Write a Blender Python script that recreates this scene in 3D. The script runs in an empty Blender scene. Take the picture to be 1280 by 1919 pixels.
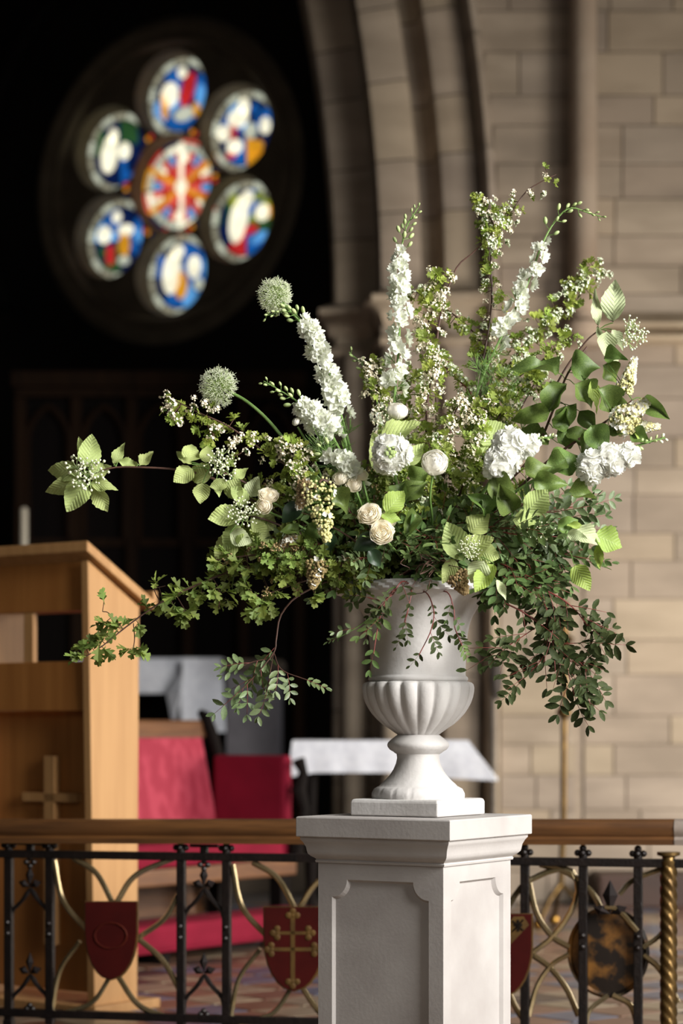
import bpy, bmesh, math, random
from mathutils import Vector, Matrix, geometry
from math import pi, sin, cos, tan, radians, sqrt, atan2

random.seed(7)
SC = bpy.context.scene
COL = SC.collection

# ------------------------------------------------------------------ camera
F = 4200.0                 # focal length in pixels of the 1280 x 1919 frame
CX, HY = 640.0, 1365.0     # principal column, horizon row
CAMZ = 1.14
cam = bpy.data.cameras.new('camera')
cam.sensor_fit = 'VERTICAL'
cam.sensor_height = 36.0
cam.sensor_width = 24.0
cam.lens = F / 1919.0 * 36.0
cam.shift_y = (HY - 959.5) / 1919.0
cam.dof.use_dof = True
cam.dof.focus_distance = 4.80
cam.dof.aperture_fstop = 2.7
cam_ob = bpy.data.objects.new('camera', cam)
cam_ob.location = (0, 0, CAMZ)
cam_ob.rotation_euler = (pi / 2, 0, 0)
COL.objects.link(cam_ob)
SC.camera = cam_ob

# ------------------------------------------------------------------ light
SC.view_settings.view_transform = 'Standard'
SC.view_settings.look = 'None'
SC.view_settings.gamma = 1.0
SC.view_settings.use_curve_mapping = False
SC.view_settings.exposure = 0.2
world = bpy.data.worlds.new('church_air')
world.use_nodes = True
world.node_tree.nodes['Background'].inputs[0].default_value = (1.0, 0.97, 0.93, 1)
world.node_tree.nodes['Background'].inputs[1].default_value = 0.014
SC.world = world


def area(name, loc, target, sx, sy, power, col):
    l = bpy.data.lights.new(name, 'AREA')
    l.shape = 'RECTANGLE'
    l.size, l.size_y = sx, sy
    l.energy = power
    l.color = col
    o = bpy.data.objects.new(name, l)
    o.location = loc
    o.rotation_euler = (Vector(target) - Vector(loc)).to_track_quat('-Z', 'Y').to_euler()
    COL.objects.link(o)
    return o


# daylight from the tall windows on the right-hand side of the nave, and an added fill lamp behind the camera
key = area('nave_window_light_right', (4.2, 2.0, 3.3), (0.1, 5.2, 1.2), 2.8, 3.2, 205, (1.0, 0.98, 0.95))
key.data.spread = radians(88)
area('chancel_window_light_right', (3.6, 8.4, 1.5), (0.9, 11.2, 0.9), 1.2, 1.6, 170, (1.0, 0.94, 0.86))
area('rear_fill_light', (-0.6, -1.2, 3.4), (0.1, 5.0, 1.3), 1.8, 2.0, 37, (1.0, 0.97, 0.93))

area('altar_fill_light', (0.9, 11.95, 2.4), (-1.0, 12.4, 1.3), 0.5, 0.9, 9, (0.95, 0.97, 1.0))  # unseen lamp added behind the jamb to brighten the altar linen


# ------------------------------------------------------------------ helpers
def lin(c):
    def f(v):
        v /= 255.0
        return v / 12.92 if v <= 0.04045 else ((v + 0.055) / 1.055) ** 2.4
    return tuple(f(v) for v in c[:3]) + (1.0,)


def W(px, py, Y):
    return Vector(((px - CX) / F * Y, Y, CAMZ - (py - HY) / F * Y))


MATS = {}


def mat(name, c1, c2=None, rough=0.6, scale=8.0, bump=0.0, bscale=60.0, metal=0.0, trans=0.0, rnd=0.0,
        stretch=(1, 1, 1), spec=0.5, coat=0.0, detail=4.0, lo=0.35, hi=0.65, emit=None, power=1.0, vein=0.0):
    """procedural material: two colours mixed by noise, optional bump, leaf translucency, per-object variation"""
    if name in MATS:
        return MATS[name]
    m = bpy.data.materials.new(name)
    m.use_nodes = True
    nt = m.node_tree
    N, L = nt.nodes, nt.links
    b = N['Principled BSDF']
    out = N['Material Output']
    b.inputs['Roughness'].default_value = rough
    b.inputs['Metallic'].default_value = metal
    b.inputs['Specular IOR Level'].default_value = spec
    b.inputs['Coat Weight'].default_value = coat
    c2 = c2 or c1
    tc = N.new('ShaderNodeTexCoord')
    mp = N.new('ShaderNodeMapping')
    mp.inputs['Scale'].default_value = stretch
    L.new(tc.outputs['Object'], mp.inputs[0])
    nz = N.new('ShaderNodeTexNoise')
    nz.inputs['Scale'].default_value = scale
    nz.inputs['Detail'].default_value = detail
    L.new(mp.outputs[0], nz.inputs['Vector'])
    rp = N.new('ShaderNodeValToRGB')
    rp.color_ramp.elements[0].position = lo
    rp.color_ramp.elements[1].position = hi
    rp.color_ramp.elements[0].color = lin(c1)
    rp.color_ramp.elements[1].color = lin(c2)
    L.new(nz.outputs['Fac'], rp.inputs[0])
    src = rp.outputs[0]
    if rnd:
        oi = N.new('ShaderNodeObjectInfo')
        mr = N.new('ShaderNodeMapRange')
        mr.inputs['To Min'].default_value = 1 - rnd
        mr.inputs['To Max'].default_value = 1 + rnd
        L.new(oi.outputs['Random'], mr.inputs[0])
        hs = N.new('ShaderNodeHueSaturation')
        L.new(mr.outputs[0], hs.inputs['Value'])
        mr2 = N.new('ShaderNodeMapRange')
        mr2.inputs['To Min'].default_value = 0.5 - rnd * 0.06
        mr2.inputs['To Max'].default_value = 0.5 + rnd * 0.06
        mth = N.new('ShaderNodeMath')
        mth.operation = 'FRACT'
        mul = N.new('ShaderNodeMath')
        mul.operation = 'MULTIPLY'
        mul.inputs[1].default_value = 7.31
        L.new(oi.outputs['Random'], mul.inputs[0])
        L.new(mul.outputs[0], mth.inputs[0])
        L.new(mth.outputs[0], mr2.inputs[0])
        L.new(mr2.outputs[0], hs.inputs['Hue'])
        L.new(src, hs.inputs['Color'])
        src = hs.outputs[0]
    if vein:
        sx = N.new('ShaderNodeSeparateXYZ')
        L.new(tc.outputs['Generated'], sx.inputs[0])

        def mt(op, a, c=None):
            nd = N.new('ShaderNodeMath')
            nd.operation = op
            for i, v in enumerate((a, c)):
                if v is None:
                    continue
                if isinstance(v, (int, float)):
                    nd.inputs[i].default_value = v
                else:
                    L.new(v, nd.inputs[i])
            return nd.outputs[0]
        ax = mt('ABSOLUTE', mt('SUBTRACT', sx.outputs[0], 0.5))
        ph = mt('MULTIPLY', mt('SUBTRACT', sx.outputs[1], mt('MULTIPLY', ax, 0.75)), 2 * pi * 9)
        side_v = mt('POWER', mt('ADD', mt('MULTIPLY', mt('SINE', ph), 0.5), 0.5), 5.0)
        mid_v = mt('LESS_THAN', ax, 0.016)
        vv = mt('MULTIPLY', mt('MAXIMUM', side_v, mid_v), vein)
        mxr = N.new('ShaderNodeMixRGB')
        mxr.inputs[2].default_value = (0.75, 0.82, 0.55, 1)
        L.new(vv, mxr.inputs[0])
        L.new(src, mxr.inputs[1])
        src = mxr.outputs[0]
        bpv = N.new('ShaderNodeBump')
        bpv.invert = True
        bpv.inputs['Strength'].default_value = 0.3
        bpv.inputs['Distance'].default_value = 0.02
        L.new(side_v, bpv.inputs['Height'])
        L.new(bpv.outputs[0], b.inputs['Normal'])
    L.new(src, b.inputs['Base Color'])
    if emit:
        b.inputs['Emission Strength'].default_value = power
        L.new(src, b.inputs['Emission Color'])
    if bump:
        n2 = N.new('ShaderNodeTexNoise')
        n2.inputs['Scale'].default_value = bscale
        n2.inputs['Detail'].default_value = 5
        L.new(mp.outputs[0], n2.inputs['Vector'])
        bp = N.new('ShaderNodeBump')
        bp.inputs['Strength'].default_value = bump
        bp.inputs['Distance'].default_value = 0.01
        L.new(n2.outputs['Fac'], bp.inputs['Height'])
        L.new(bp.outputs[0], b.inputs['Normal'])
    if trans:
        t = N.new('ShaderNodeBsdfTranslucent')
        L.new(src, t.inputs['Color'])
        mx = N.new('ShaderNodeMixShader')
        mx.inputs[0].default_value = trans
        L.new(b.outputs[0], mx.inputs[1])
        L.new(t.outputs[0], mx.inputs[2])
        L.new(mx.outputs[0], out.inputs['Surface'])
    MATS[name] = m
    return m


class MB:
    """collects shapes of ONE part"""
    def __init__(s):
        s.v, s.f, s.mi, s.cur = [], [], [], 0

    def add(s, vs, fs):
        o = len(s.v)
        s.v += [tuple(v) for v in vs]
        for f in fs:
            s.f.append(tuple(i + o for i in f))
            s.mi.append(s.cur)
        return s

    def box(s, lo, hi, M=None):
        (x0, y0, z0), (x1, y1, z1) = lo, hi
        vs = [Vector(p) for p in ((x0, y0, z0), (x1, y0, z0), (x1, y1, z0), (x0, y1, z0),
                                  (x0, y0, z1), (x1, y0, z1), (x1, y1, z1), (x0, y1, z1))]
        if M:
            vs = [M @ v for v in vs]
        return s.add(vs, [(0, 3, 2, 1), (4, 5, 6, 7), (0, 1, 5, 4), (1, 2, 6, 5), (2, 3, 7, 6), (3, 0, 4, 7)])

    def hexa(s, vs):
        return s.add(vs, [(0, 3, 2, 1), (4, 5, 6, 7), (0, 1, 5, 4), (1, 2, 6, 5), (2, 3, 7, 6), (3, 0, 4, 7)])

    def tube(s, pts, rad, n=6, caps=True, flat=1.0):
        pts = [Vector(p) for p in pts]
        m = len(pts)
        if not hasattr(rad, '__len__'):
            rad = [rad] * m
        up = Vector((0.31, -0.87, 0.38))
        vs, fs = [], []
        for i, p in enumerate(pts):
            d = (pts[min(i + 1, m - 1)] - pts[max(i - 1, 0)]).normalized()
            a = up - d * up.dot(d)
            if a.length < 1e-4:
                a = Vector((1, 0, 0)) - d * d.x
            a.normalize()
            up = a
            b = d.cross(a)
            for k in range(n):
                t = 2 * pi * k / n
                vs.append(p + (a * cos(t) * flat + b * sin(t)) * rad[i])
        for i in range(m - 1):
            for k in range(n):
                k2 = (k + 1) % n
                fs.append((i * n + k, i * n + k2, (i + 1) * n + k2, (i + 1) * n + k))
        if caps:
            fs.append(tuple(range(n))[::-1])
            fs.append(tuple((m - 1) * n + k for k in range(n)))
        return s.add(vs, fs)

    def lathe(s, prof, n=32, c=(0, 0, 0), fn=None, caps=True):
        vs, fs = [], []
        for r, z in prof:
            for k in range(n):
                t = 2 * pi * k / n
                rr = fn(r, z, t) if fn else r
                vs.append((c[0] + rr * cos(t), c[1] + rr * sin(t), c[2] + z))
        m = len(prof)
        for i in range(m - 1):
            for k in range(n):
                k2 = (k + 1) % n
                fs.append((i * n + k, i * n + k2, (i + 1) * n + k2, (i + 1) * n + k))
        if caps:
            fs.append(tuple(range(n))[::-1])
            fs.append(tuple((m - 1) * n + k for k in range(n)))
        return s.add(vs, fs)

    def ball(s, c, r, n=6, m=4, sc=(1, 1, 1), M=None):
        c = Vector(c)
        vs = [Vector((0, 0, -r * sc[2]))]
        for i in range(1, m):
            a = pi * i / m
            for k in range(n):
                t = 2 * pi * k / n
                vs.append(Vector((r * sin(a) * cos(t) * sc[0], r * sin(a) * sin(t) * sc[1], -r * cos(a) * sc[2])))
        vs.append(Vector((0, 0, r * sc[2])))
        if M:
            vs = [M @ v for v in vs]
        vs = [v + c for v in vs]
        fs = []
        for k in range(n):
            fs.append((0, 1 + (k + 1) % n, 1 + k))
            for i in range(m - 2):
                a, b = 1 + i * n + k, 1 + i * n + (k + 1) % n
                fs.append((a, b, b + n, a + n))
            e = 1 + (m - 2) * n
            fs.append((e + k, e + (k + 1) % n, len(vs) - 1))
        return s.add(vs, fs)

    def prism(s, poly, ext):
        """poly: list of Vectors (one face), ext: extrusion vector"""
        n = len(poly)
        ext = Vector(ext)
        vs = [Vector(p) for p in poly] + [Vector(p) + ext for p in poly]
        fs = [tuple(range(n))[::-1], tuple(range(n, 2 * n))]
        for k in range(n):
            k2 = (k + 1) % n
            fs.append((k, k2, n + k2, n + k))
        return s.add(vs, fs)

    def mesh(s, name, mats, smooth=True):
        me = bpy.data.meshes.new(name)
        me.from_pydata(s.v, [], s.f)
        if not isinstance(mats, (list, tuple)):
            mats = [mats]
        for m in mats:
            me.materials.append(m)
        me.polygons.foreach_set('material_index', s.mi)
        me.polygons.foreach_set('use_smooth', [smooth] * len(s.f))
        me.update()
        return me

    def build(s, name, mats, parent=None, smooth=False, fix=True, bevel=0.0, **props):
        me = s.mesh(name, mats, smooth)
        if fix:
            bm = bmesh.new()
            bm.from_mesh(me)
            bmesh.ops.recalc_face_normals(bm, faces=bm.faces)
            if bevel:
                eds = [e for e in bm.edges if len(e.link_faces) == 2 and e.calc_face_angle(0) > 0.6]
                bmesh.ops.bevel(bm, geom=eds, offset=bevel, segments=2, affect='EDGES', profile=0.6)
            bm.to_mesh(me)
            bm.free()
        if smooth:
            try:
                me.set_sharp_from_angle(angle=radians(42))
            except Exception:
                pass
        return link(name, me, parent, **props)


def link(name, me, parent=None, M=None, **props):
    o = bpy.data.objects.new(name, me)
    COL.objects.link(o)
    if parent is not None:
        o.parent = parent
        base = BASES.get(parent.name, Vector((0, 0, 0)))
        if M is None:
            M = Matrix.Identity(4)
        o.matrix_local = Matrix.Translation(-base) @ M
        BASES[o.name] = Vector((0, 0, 0))
        if M != Matrix.Identity(4):
            PM[o.name] = M
    elif M is not None:
        o.matrix_local = M
    for k, v in props.items():
        o[k] = v
    return o


BASES, PM = {}, {}


def thing(name, label, cat, base, group=None, kind=None):
    """Empty at the thing's base; parts are built in world coordinates and parented to it"""
    o = bpy.data.objects.new(name, None)
    o.empty_display_size = 0.05
    COL.objects.link(o)
    o.location = base
    BASES[o.name] = Vector(base)
    o['label'] = label
    o['category'] = cat
    if group:
        o['group'] = group
    if kind:
        o['kind'] = kind
    return o


def sub(name, mb, mats, part, smooth=False, **props):
    """a sub-part: built in world coordinates, parented to a part"""
    o = mb.build(name, mats, None, smooth, **props)
    o.parent = part
    if part.parent is not None:
        b = BASES.get(part.parent.name, Vector((0, 0, 0)))
        o.matrix_local = Matrix.Identity(4)
    return o


def catmull(pts, n):
    pts = [Vector(p) for p in pts]
    if len(pts) == 2:
        return [pts[0].lerp(pts[1], i / (n - 1)) for i in range(n)]
    P = [pts[0] * 2 - pts[1]] + pts + [pts[-1] * 2 - pts[-2]]
    m = len(pts) - 1
    out = []
    for i in range(n):
        u = i / (n - 1) * m
        k = min(int(u), m - 1)
        t = u - k
        a, b, c, d = P[k], P[k + 1], P[k + 2], P[k + 3]
        out.append(0.5 * ((2 * b) + (c - a) * t + (2 * a - 5 * b + 4 * c - d) * t * t + (3 * b - a - 3 * c + d) * t ** 3))
    return out


def frame(pos, d, nrm, s=1.0, sx=None):
    """matrix: local Y along d, local Z near nrm"""
    y = Vector(d).normalized()
    z = Vector(nrm)
    z = z - y * z.dot(y)
    if z.length < 1e-4:
        z = Vector((0, 0, 1)) - y * y.z
        if z.length < 1e-4:
            z = Vector((1, 0, 0))
    z.normalize()
    x = y.cross(z)
    sx = s if sx is None else sx
    M = Matrix(((x.x * sx, y.x * s, z.x * s, pos[0]), (x.y * sx, y.y * s, z.y * s, pos[1]),
                (x.z * sx, y.z * s, z.z * s, pos[2]), (0, 0, 0, 1)))
    return M


def inside(p, poly):
    r = False
    n = len(poly)
    for i in range(n):
        a, b = poly[i], poly[i - 1]
        if (a[1] > p[1]) != (b[1] > p[1]) and p[0] < (b[0] - a[0]) * (p[1] - a[1]) / (b[1] - a[1]) + a[0]:
            r = not r
    return r


def holed(outer, holes):
    """triangulated 2D plate with holes: verts, tris"""
    vs, es = [], []
    for lp in [outer] + holes:
        o = len(vs)
        vs += [Vector(p) for p in lp]
        es += [(o + i, o + (i + 1) % len(lp)) for i in range(len(lp))]
    r = geometry.delaunay_2d_cdt(vs, es, [], 1, 1e-6)
    V, T = r[0], r[2]
    keep = []
    for t in T:
        c = (V[t[0]] + V[t[1]] + V[t[2]]) / 3
        if inside(c, outer) and not any(inside(c, h) for h in holes):
            keep.append(tuple(t))
    return V, keep


def rv(a, b):
    return random.uniform(a, b)

# ================================================================== SETTING
ZC = 0.27            # chancel floor height above the nave floor
YW = 11.2            # plane of the arch wall
M_stone = mat('stone', (168, 148, 126), (186, 168, 146), 0.85, 3.0, 0.25, 40, rnd=0.16)
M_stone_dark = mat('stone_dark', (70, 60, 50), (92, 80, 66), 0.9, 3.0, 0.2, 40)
M_mortar = mat('mortar', (146, 131, 114), (158, 143, 126), 0.9, 20)
M_shadowwall = mat('shaded_stone', (20, 15, 12), (30, 23, 18), 0.9, 2.0)  # unlit sanctuary stone, its shade put into the dark colour
M_floor = mat('nave_floor', (120, 104, 88), (140, 122, 104), 0.6, 6.0)
M_oak = mat('oak_dark', (34, 21, 11), (46, 29, 15), 0.8, 3.0, stretch=(6, 6, 0.6), spec=.15)

mb = MB().box((-6, -3, -0.1), (5, 5.3, 0.0))
mb.build('floor', M_floor, kind='structure')
for i in range(2):
    mb = MB().box((-6, 5.3 - 0.0 + i * 0.16, -0.1 if i == 0 else 0.13), (5, 5.62, 0.135 * (i + 1) - (0.003 if i else 0)))
    mb.build('trim_%d' % (i + 1), M_stone, kind='structure')
chf = MB().box((-6, 5.6, 0.0), (5, 19.5, ZC - 0.004)).build('floor_chancel', mat('tile_bed', (70, 62, 56), (84, 76, 70), 0.8, 20), kind='structure')

# encaustic tiles laid diagonally on the chancel floor
TILE = [mat('tile_%d' % i, c, d, 0.35, 14, rnd=0.12) for i, (c, d) in enumerate([
    ((104, 74, 58), (122, 90, 72)), ((74, 78, 92), (92, 96, 112)), ((128, 112, 92), (146, 130, 108)), ((60, 48, 44), (76, 62, 56))])]
ts = 0.2
tmes = []
for m in TILE:
    t = MB()
    a, b = ts / 2 - 0.003, ts / 2 - 0.008
    t.add([(-a, -a, 0), (a, -a, 0), (a, a, 0), (-a, a, 0), (-b, -b, .006), (b, -b, .006), (b, b, .006), (-b, b, .006)],
          [(4, 5, 6, 7), (0, 1, 5, 4), (1, 2, 6, 5), (2, 3, 7, 6), (3, 0, 4, 7)])
    tmes.append(t.mesh('tile', m, False))
cand = []
R45 = Matrix.Rotation(radians(38), 4, 'Z')
for i in range(-50, 70):
    for j in range(-60, 60):
        p = R45 @ Vector((i * ts, j * ts, 0)) + Vector((0, 8, 0))
        if 5.75 < p.y < 11.05 and abs((p.x) / p.y) < 0.165:
            cand.append((p.y, i, j, p))
cand.sort(key=lambda c: c[0])
for n, (y, i, j, p) in enumerate(cand):
    k = (0 if (i + j) % 2 else (1 if (i // 2) % 2 else 2)) if random.random() > 0.1 else 3
    if n < 300:
        link('tile', tmes[k], chf, Matrix.Translation((p.x, p.y, ZC - 0.004)) @ R45)
rest = MB()
for n, (y, i, j, p) in enumerate(cand[300:]):
    rest.cur = (0 if (i + j) % 2 else (1 if (i // 2) % 2 else 2))
    a = ts / 2 - 0.004
    rest.add([(Matrix.Translation((p.x, p.y, ZC + 0.001)) @ R45) @ Vector(q) for q in ((-a, -a, 0), (a, -a, 0), (a, a, 0), (-a, a, 0))], [(0, 1, 2, 3)])
if rest.v:
    rest.build('tile_field', TILE, chf, kind='stuff', fix=False)

# ---- arch wall with stone blocks
KW = F / YW          # pixels per metre on the arch wall


def wx(px):
    return (px - CX) / KW


def wz(py):
    return CAMZ - (py - HY) / KW


XJ = wx(622)         # edge of the arch opening
ZS = wz(548)         # springing
RA = 8.4             # arch radius of the opening edge
XC = XJ - RA


def arch_pt(s, y, h):
    """point of the arch moulding: s metres outside the opening edge, y depth behind the wall plane, h length along"""
    if h <= 0:
        return Vector((XJ + s, YW + y, ZS + h))
    a = h / RA
    r = RA + s
    return Vector((XC + r * cos(a), YW + y, ZS + r * sin(a)))


S_END = 0.835
# core wall to the right of the arch
wall = MB()
prev = None
rows = [-(ZS - ZC) + i * (ZS - ZC) / 6 for i in range(7)] + [0.35 * i for i in range(1, 12)]
vs, fs = [], []
for h in rows:
    p = arch_pt(0.80, 0.012, h)
    vs += [p, Vector((3.4, YW + 0.012, p.z)), p + Vector((0, 0.5, 0)), Vector((3.4, YW + 0.5, p.z))]
for i in range(len(rows) - 1):
    o = 4 * i
    fs += [(o, o + 1, o + 5, o + 4), (o + 2, o + 6, o + 7, o + 3), (o, o + 4, o + 6, o + 2)]
wall.add(vs, fs)
wall_b = wall.build('wall_back', M_mortar, kind='structure')

SHAFT_X = wx(1086)
# ashlar courses
z = ZC
row = 0
BS = [mat('ashlar_%d' % i, c, d, 0.85, 2.2, 0.25, 45, rnd=0.04, stretch=(1, 1, 3.5)) for i, (c, d) in enumerate([
    ((148, 133, 115), (172, 156, 137)), ((156, 140, 119), (174, 157, 135)), ((146, 132, 117), (168, 153, 136)), ((142, 128, 112), (164, 148, 130))])]
ZT = 5.3
while z < ZT:
    hgt = rv(0.13, 0.22)
    if abs(z - wz(646)) < 0.05:
        pass
    for (xa, xb) in ((None, SHAFT_X - 0.02), (SHAFT_X + 0.02, 2.35)):
        hs = z + hgt / 2 - ZS
        if xa is None:
            hh = hs if hs <= 0 else RA * math.asin(min(0.99, hs / RA))
            xa = arch_pt(0.84, 0, hh).x
        x = xa
        first = True
        while x < xb - 0.02:
            w = rv(0.3, 0.62) if not first else rv(0.12, 0.5)
            first = False
            x2 = min(x + w, xb)
            if xb - x2 < 0.12:
                x2 = xb
            g = 0.002
            f = rv(0.0, 0.002)
            b = MB()
            x0_, x1_, z0_, z1_ = x + g, x2 - g, z + g, z + hgt - g
            y1_, y0_ = YW + 0.014, YW - f
            e = 0.002
            b.add([(x0_, y1_, z0_), (x1_, y1_, z0_), (x1_, y1_, z1_), (x0_, y1_, z1_),
                   (x0_ + e, y0_, z0_ + e), (x1_ - e, y0_, z0_ + e), (x1_ - e, y0_, z1_ - e), (x0_ + e, y0_, z1_ - e)],
                  [(4, 5, 6, 7), (0, 1, 5, 4), (1, 2, 6, 5), (2, 3, 7, 6), (3, 0, 4, 7)])
            b.build('stone', random.choice(BS), wall_b, fix=False)
            x = x2
    z += hgt
    row += 1

# arch mouldings: orders swept up the jamb and round the arch, split into stones
arch = thing('wall_arch', 'moulded stone chancel arch with recessed orders springing from an impost', 'arch', (XJ, YW, ZC), kind='structure')
ORD = [
    [(0.0, 0.95), (0.0, 0.46), (0.02, 0.43), (0.24, 0.42)],                                   # inner shaded order
    [(0.235, 0.43), (0.235, 0.12), (0.25, 0.09), (0.29, 0.08), (0.40, 0.08), (0.44, 0.09), (0.455, 0.12), (0.46, 0.20)],
    [(0.46, 0.20), (0.50, 0.22), (0.545, 0.20), (0.555, 0.08), (0.57, 0.05), (0.60, 0.04), (0.70, 0.04), (0.735, 0.05), (0.745, 0.09), (0.765, 0.09)],
    [(0.765, 0.09), (0.765, 0.0), (0.775, -0.05), (0.795, -0.07), (0.82, -0.05), (0.835, 0.0), (0.84, 0.02)],
]
for oi, prof in enumerate(ORD):
    h = -(ZS - ZC)
    while h < 3.6:
        ln = rv(0.24, 0.42) if oi < 3 else rv(0.5, 0.7)
        h2 = h + ln
        if h < -0.2 < h2:
            h2 = -0.2
        if h == -0.2:
            h2 = 0.02
        n = max(2, int(ln / 0.12))
        g = 0.003
        b = MB()
        vs, fs = [], []
        for i in range(n + 1):
            hh = h + g + (h2 - h - 2 * g) * i / n
            vs += [arch_pt(s, y, hh) for s, y in prof]
            vs.append(arch_pt(prof[-1][0], 0.5 if oi else 0.95, hh))
        m = len(prof) + 1
        for i in range(n):
            for k in range(m - 1):
                fs.append((i * m + k, i * m + k + 1, (i + 1) * m + k + 1, (i + 1) * m + k))
        b.add(vs, fs)
        b.build('stone', random.choice(BS), arch, smooth=True, fix=False)
        h = h2
# impost moulding (the capital band) following the orders
imp = [(s, y) for pr in ORD[:3] for s, y in pr]
for nm, z0, z1, prof in (('impost', -0.16, 0.03, [(0, 0.0), (0.015, 0.02), (0.03, 0.05), (0.045, 0.09), (0.10, 0.12), (0.10, 0.15), (0.06, 0.17), (0.0, 0.19)]),
                         ('neck_ring', -0.26, -0.20, [(0, 0), (0.03, 0.01), (0.04, 0.03), (0.03, 0.05), (0, 0.06)])):
    b = MB()
    outl = [(0.0, 0.95), (0.0, 0.46), (0.22, 0.40), (0.235, 0.14), (0.27, 0.08), (0.45, 0.08), (0.50, 0.16), (0.555, 0.07), (0.60, 0.04), (0.74, 0.04), (0.84, 0.0)]
    vs, fs = [], []
    for off, dz in prof:
        for s, y in outl:
            vs.append(Vector((XJ + s - off * 0.7, YW + y - off * 0.8, ZS + z0 + dz)))
    m = len(outl)
    for i in range(len(prof) - 1):
        for k in range(m - 1):
            fs.append((i * m + k, i * m + k + 1, (i + 1) * m + k + 1, (i + 1) * m + k))
    b.add(vs, fs)
    b.build(nm, M_stone, arch, smooth=True, fix=False)
# nook shafts under the impost
for s, y, r in ((0.12, 0.38, 0.07), (0.30, 0.10, 0.055), (0.50, 0.14, 0.05)):
    b = MB().lathe([(r * 1.5, 0), (r * 1.5, 0.1), (r * 1.2, 0.14), (r, 0.18), (r, ZS - ZC - 0.25)], 16, (XJ + s, YW + y, ZC))
    b.build('nook_shaft', BS[0], arch, smooth=True)

# attached shaft rising from the string course
b = MB()
zs0, zs1 = wz(655), wz(540)
b.lathe([(0.10, zs0 - 0.002), (0.10, zs0), (0.085, zs0 + 0.05), (0.10, zs0 + 0.07), (0.10, zs0 + 0.11), (0.075, zs0 + 0.13), (0.07, zs0 + 0.17),
         (0.095, zs0 + 0.20), (0.095, zs0 + 0.24), (0.068, zs1), (0.064, ZT)], 20, (SHAFT_X + .01, YW - 0.10, 0))
b.build('trim_3', M_stone, smooth=True, kind='structure', label='slender attached stone wall shaft standing on a corbel')
# string course
b = MB()
vs, fs = [], []
prof = [(0.0, wz(585)), (-0.09, wz(610)), (-0.09, wz(617)), (-0.04, wz(620)), (-0.05, wz(626)), (-0.10, wz(630)), (-0.115, wz(636)), (-0.10, wz(643)), (0.0, wz(648))]
for x in (SHAFT_X + 0.05, 3.4):
    vs += [(x, YW + y, zz) for y, zz in prof]
m = len(prof)
for k in range(m - 1):
    fs.append((k, k + 1, m + k + 1, m + k))
fs += [tuple(range(m))]
b.add(vs, fs)
b.build('trim_4', M_stone, smooth=True, kind='structure', label='moulded stone string course running along the wall')
b = MB()
vs, fs = [], []
for x in (wx(905) + 0.05, SHAFT_X - 0.05):
    vs += [(x, YW + y * 0.6, zz - 0.02) for y, zz in prof[5:]]
m = len(prof[5:])
for k in range(m - 1):
    fs.append((k, k + 1, m + k + 1, m + k))
b.add(vs, fs)
b.build('trim_5', M_stone, smooth=True, kind='structure', label='short stone string course between the arch and the wall shaft')
# dark wooden skirting along the wall foot
MB().box((1.25, YW - 0.35, ZC), (3.4, YW, ZC + 0.16)).build('baseboard_right', mat('oak_plinth', (46, 28, 20), (62, 38, 26), 0.6, 4), kind='structure', bevel=0.01)

# ---- dim sanctuary beyond the arch
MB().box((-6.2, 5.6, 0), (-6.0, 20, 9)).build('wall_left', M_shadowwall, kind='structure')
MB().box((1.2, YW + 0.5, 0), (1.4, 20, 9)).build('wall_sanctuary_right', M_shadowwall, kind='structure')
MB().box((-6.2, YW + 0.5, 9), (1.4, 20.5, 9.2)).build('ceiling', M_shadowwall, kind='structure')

# rose window wall: rotated, its left side farther away
WB = radians(31)
wu = Vector((cos(WB), -sin(WB), 0))      # to the right along the wall
wn = Vector((-sin(WB), -cos(WB), 0))     # out of the wall towards the nave
wv = Vector((0, 0, 1))
wc = W(340, 350, 17.2) + wn * 0.21


def WP(u, v, d=0.0):
    return wc + wu * u + wv * v + wn * d


def px_uv(px, py):
    ray = Vector(((px - CX) / F, 1, -(py - HY) / F))
    o = Vector((0, 0, CAMZ))
    t = (wc + wn * GD - o).dot(wn) / ray.dot(wn)
    q = o + ray * t - wc - wn * GD
    return q.dot(wu), q.dot(wv)


RR, RC, RCEN = 0.68, 0.305, 0.405
cent = [(RR * cos(radians(90 + 60 * k)), RR * sin(radians(90 + 60 * k))) for k in range(6)]


def circ(c, r, n=40):
    return [Vector((c[0] + r * cos(2 * pi * i / n), c[1] + r * sin(2 * pi * i / n))) for i in range(n)]


holes = [circ(c, RC + 0.022) for c in cent] + [circ((0, 0), RCEN - 0.03)]
V, T = holed(circ((0, 0), 1.04, 72), holes)
b = MB()
b.add([WP(v.x, v.y, -0.06) for v in V], T)
for h in holes:
    n = len(h)
    cc = sum(h, Vector((0, 0))) / n
    b.add([WP(p.x, p.y, -0.06) for p in h] + [WP(cc.x + (p.x - cc.x) * .93, cc.y + (p.y - cc.y) * .93, -0.30) for p in h],
          [(i, (i + 1) % n, n + (i + 1) % n, n + i) for i in range(n)])
M_trac = mat('tracery_stone', (120, 106, 86), (140, 124, 102), 0.9, 5.0)
win = b.build('window_1', M_trac, fix=False, smooth=False, kind='structure')
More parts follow.
